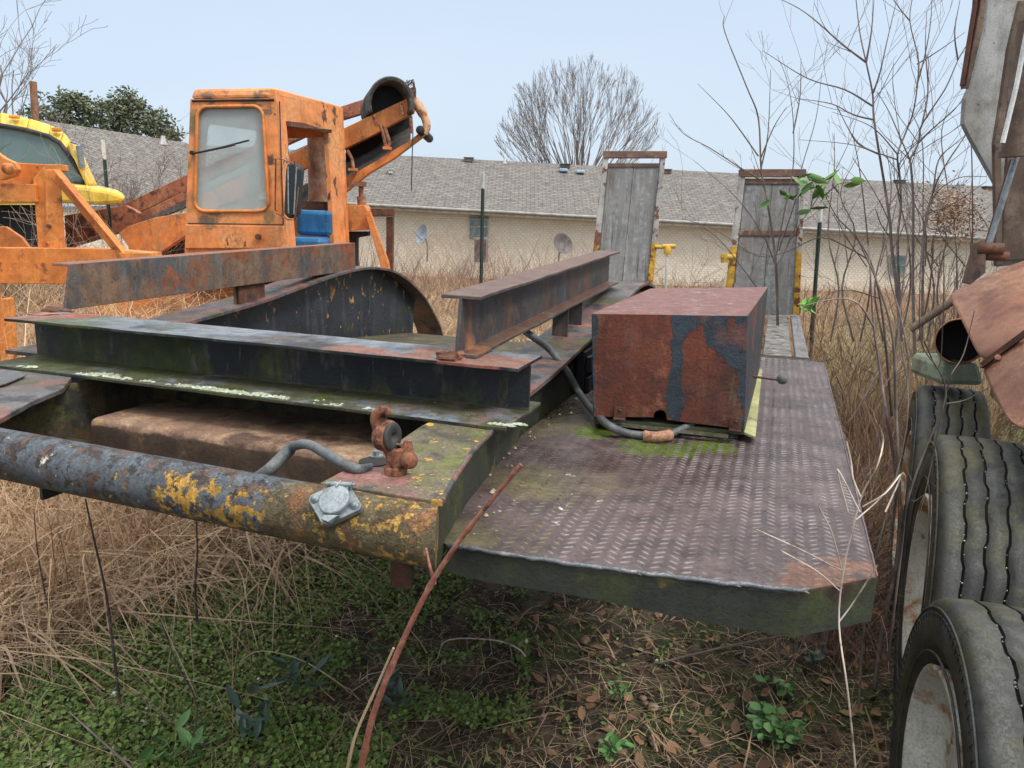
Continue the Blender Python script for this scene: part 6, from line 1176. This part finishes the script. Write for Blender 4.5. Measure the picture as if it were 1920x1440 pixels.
# leafy weeds
def herb(px, py, n, size, mt, label, sp_=22, asp=.7, hz=.05, name='leafy_weed'):
    c = Z(px, py, .03); t_ = thing(name, label, 'weed', Vector((c.x, c.y, gz(c.x, c.y)))); P = []; m = MB()
    for _ in range(n):
        a = random.random()*6.28; q = sp_/1000*math.sqrt(random.random())*2.2; p = c+Vector((math.cos(a)*q, math.sin(a)*q, random.uniform(0, hz))); P.append(p)
        if random.random() < .5: m.tube([Vector((c.x, c.y, 0)), c.lerp(p, .6)+UP*.015, p], .0012, 4, cap=False)
    obj('stems', m, mt, t_); leaf_cloud('leaves', P, size, mt, t_, upb=.7, aspect=asp, seed=int(px))
M_h1 = mat('bright_weed_leaf', (.08, .22, .05), isl_cols=[(.06, .17, .04), (.12, .30, .08), (.18, .36, .12)], bump=0, rough=.5)
M_h2 = mat('grey_green_leaf', (.12, .18, .15), isl_cols=[(.10, .16, .13), (.22, .28, .26), (.07, .12, .09)], bump=0, rough=.5)
herb(1455, 1372, 70, .034, M_h1, 'round leaved green weed below the deck corner', 36, .85)
herb(1460, 1290, 22, .03, M_h1, 'small green weed above the round leaved one', 24, .8)
herb(1525, 1235, 20, .03, M_h2, 'grey green weed right below the apron corner', 26, .7)
herb(1145, 1415, 26, .026, M_h1, 'small clover clump at the bottom centre', 24, .8)
herb(750, 1320, 16, .075, M_h2, 'drooping grey green weed beside the red cane', 34, .35, .1)
herb(490, 1370, 16, .09, M_h2, 'silvery wilted weed left of the canes', 34, .3, .12)
herb(565, 1300, 14, .08, M_h2, 'dark grey green wilted weed above the silvery one', 30, .28, .12)
herb(330, 1410, 14, .06, M_h1, 'broad leaved green weed at the bottom left', 40, .45, .05)
herb(1165, 1300, 16, .024, M_h1, 'tiny green sprouts under the deck front', 34, .8)
herb(1000, 1130, 14, .03, mat('dark_weed_leaf', (.05, .11, .04), bump=0), 'dark green sprouts in the shade behind the red cane', 40, .7)
# stones
def stones():
    r = random.Random(4)
    for k in range(26):
        px = r.uniform(960, 1250); py = r.uniform(1180, 1440); c = Z(px, py, .0); rad = r.uniform(.008, .024); m = MB(); vs = []
        for j in range(5):
            for i in range(8):
                th = j/4*math.pi; ph = i/8*6.283; d = Vector((math.sin(th)*math.cos(ph), math.sin(th)*math.sin(ph), math.cos(th)*.6)); vs.append(c+d*rad*(1+.35*mn.noise(d*1.5+c*20))+UP*.006)
        m.add(vs, [(j*8+i, j*8+(i+1) % 8, (j+1)*8+(i+1) % 8, (j+1)*8+i) for j in range(4) for i in range(8)], True)
        o = obj('stone', m, M_stone, None, loc=c, label='small tan stone half buried in the shaded soil under the deck', cat='stone', group='stones in the soil under the deck front')
M_stone = mat('tan_stone', (.24, .15, .09), [L_((.34, .24, .15), 20, .5)], bump=.3)
stones()
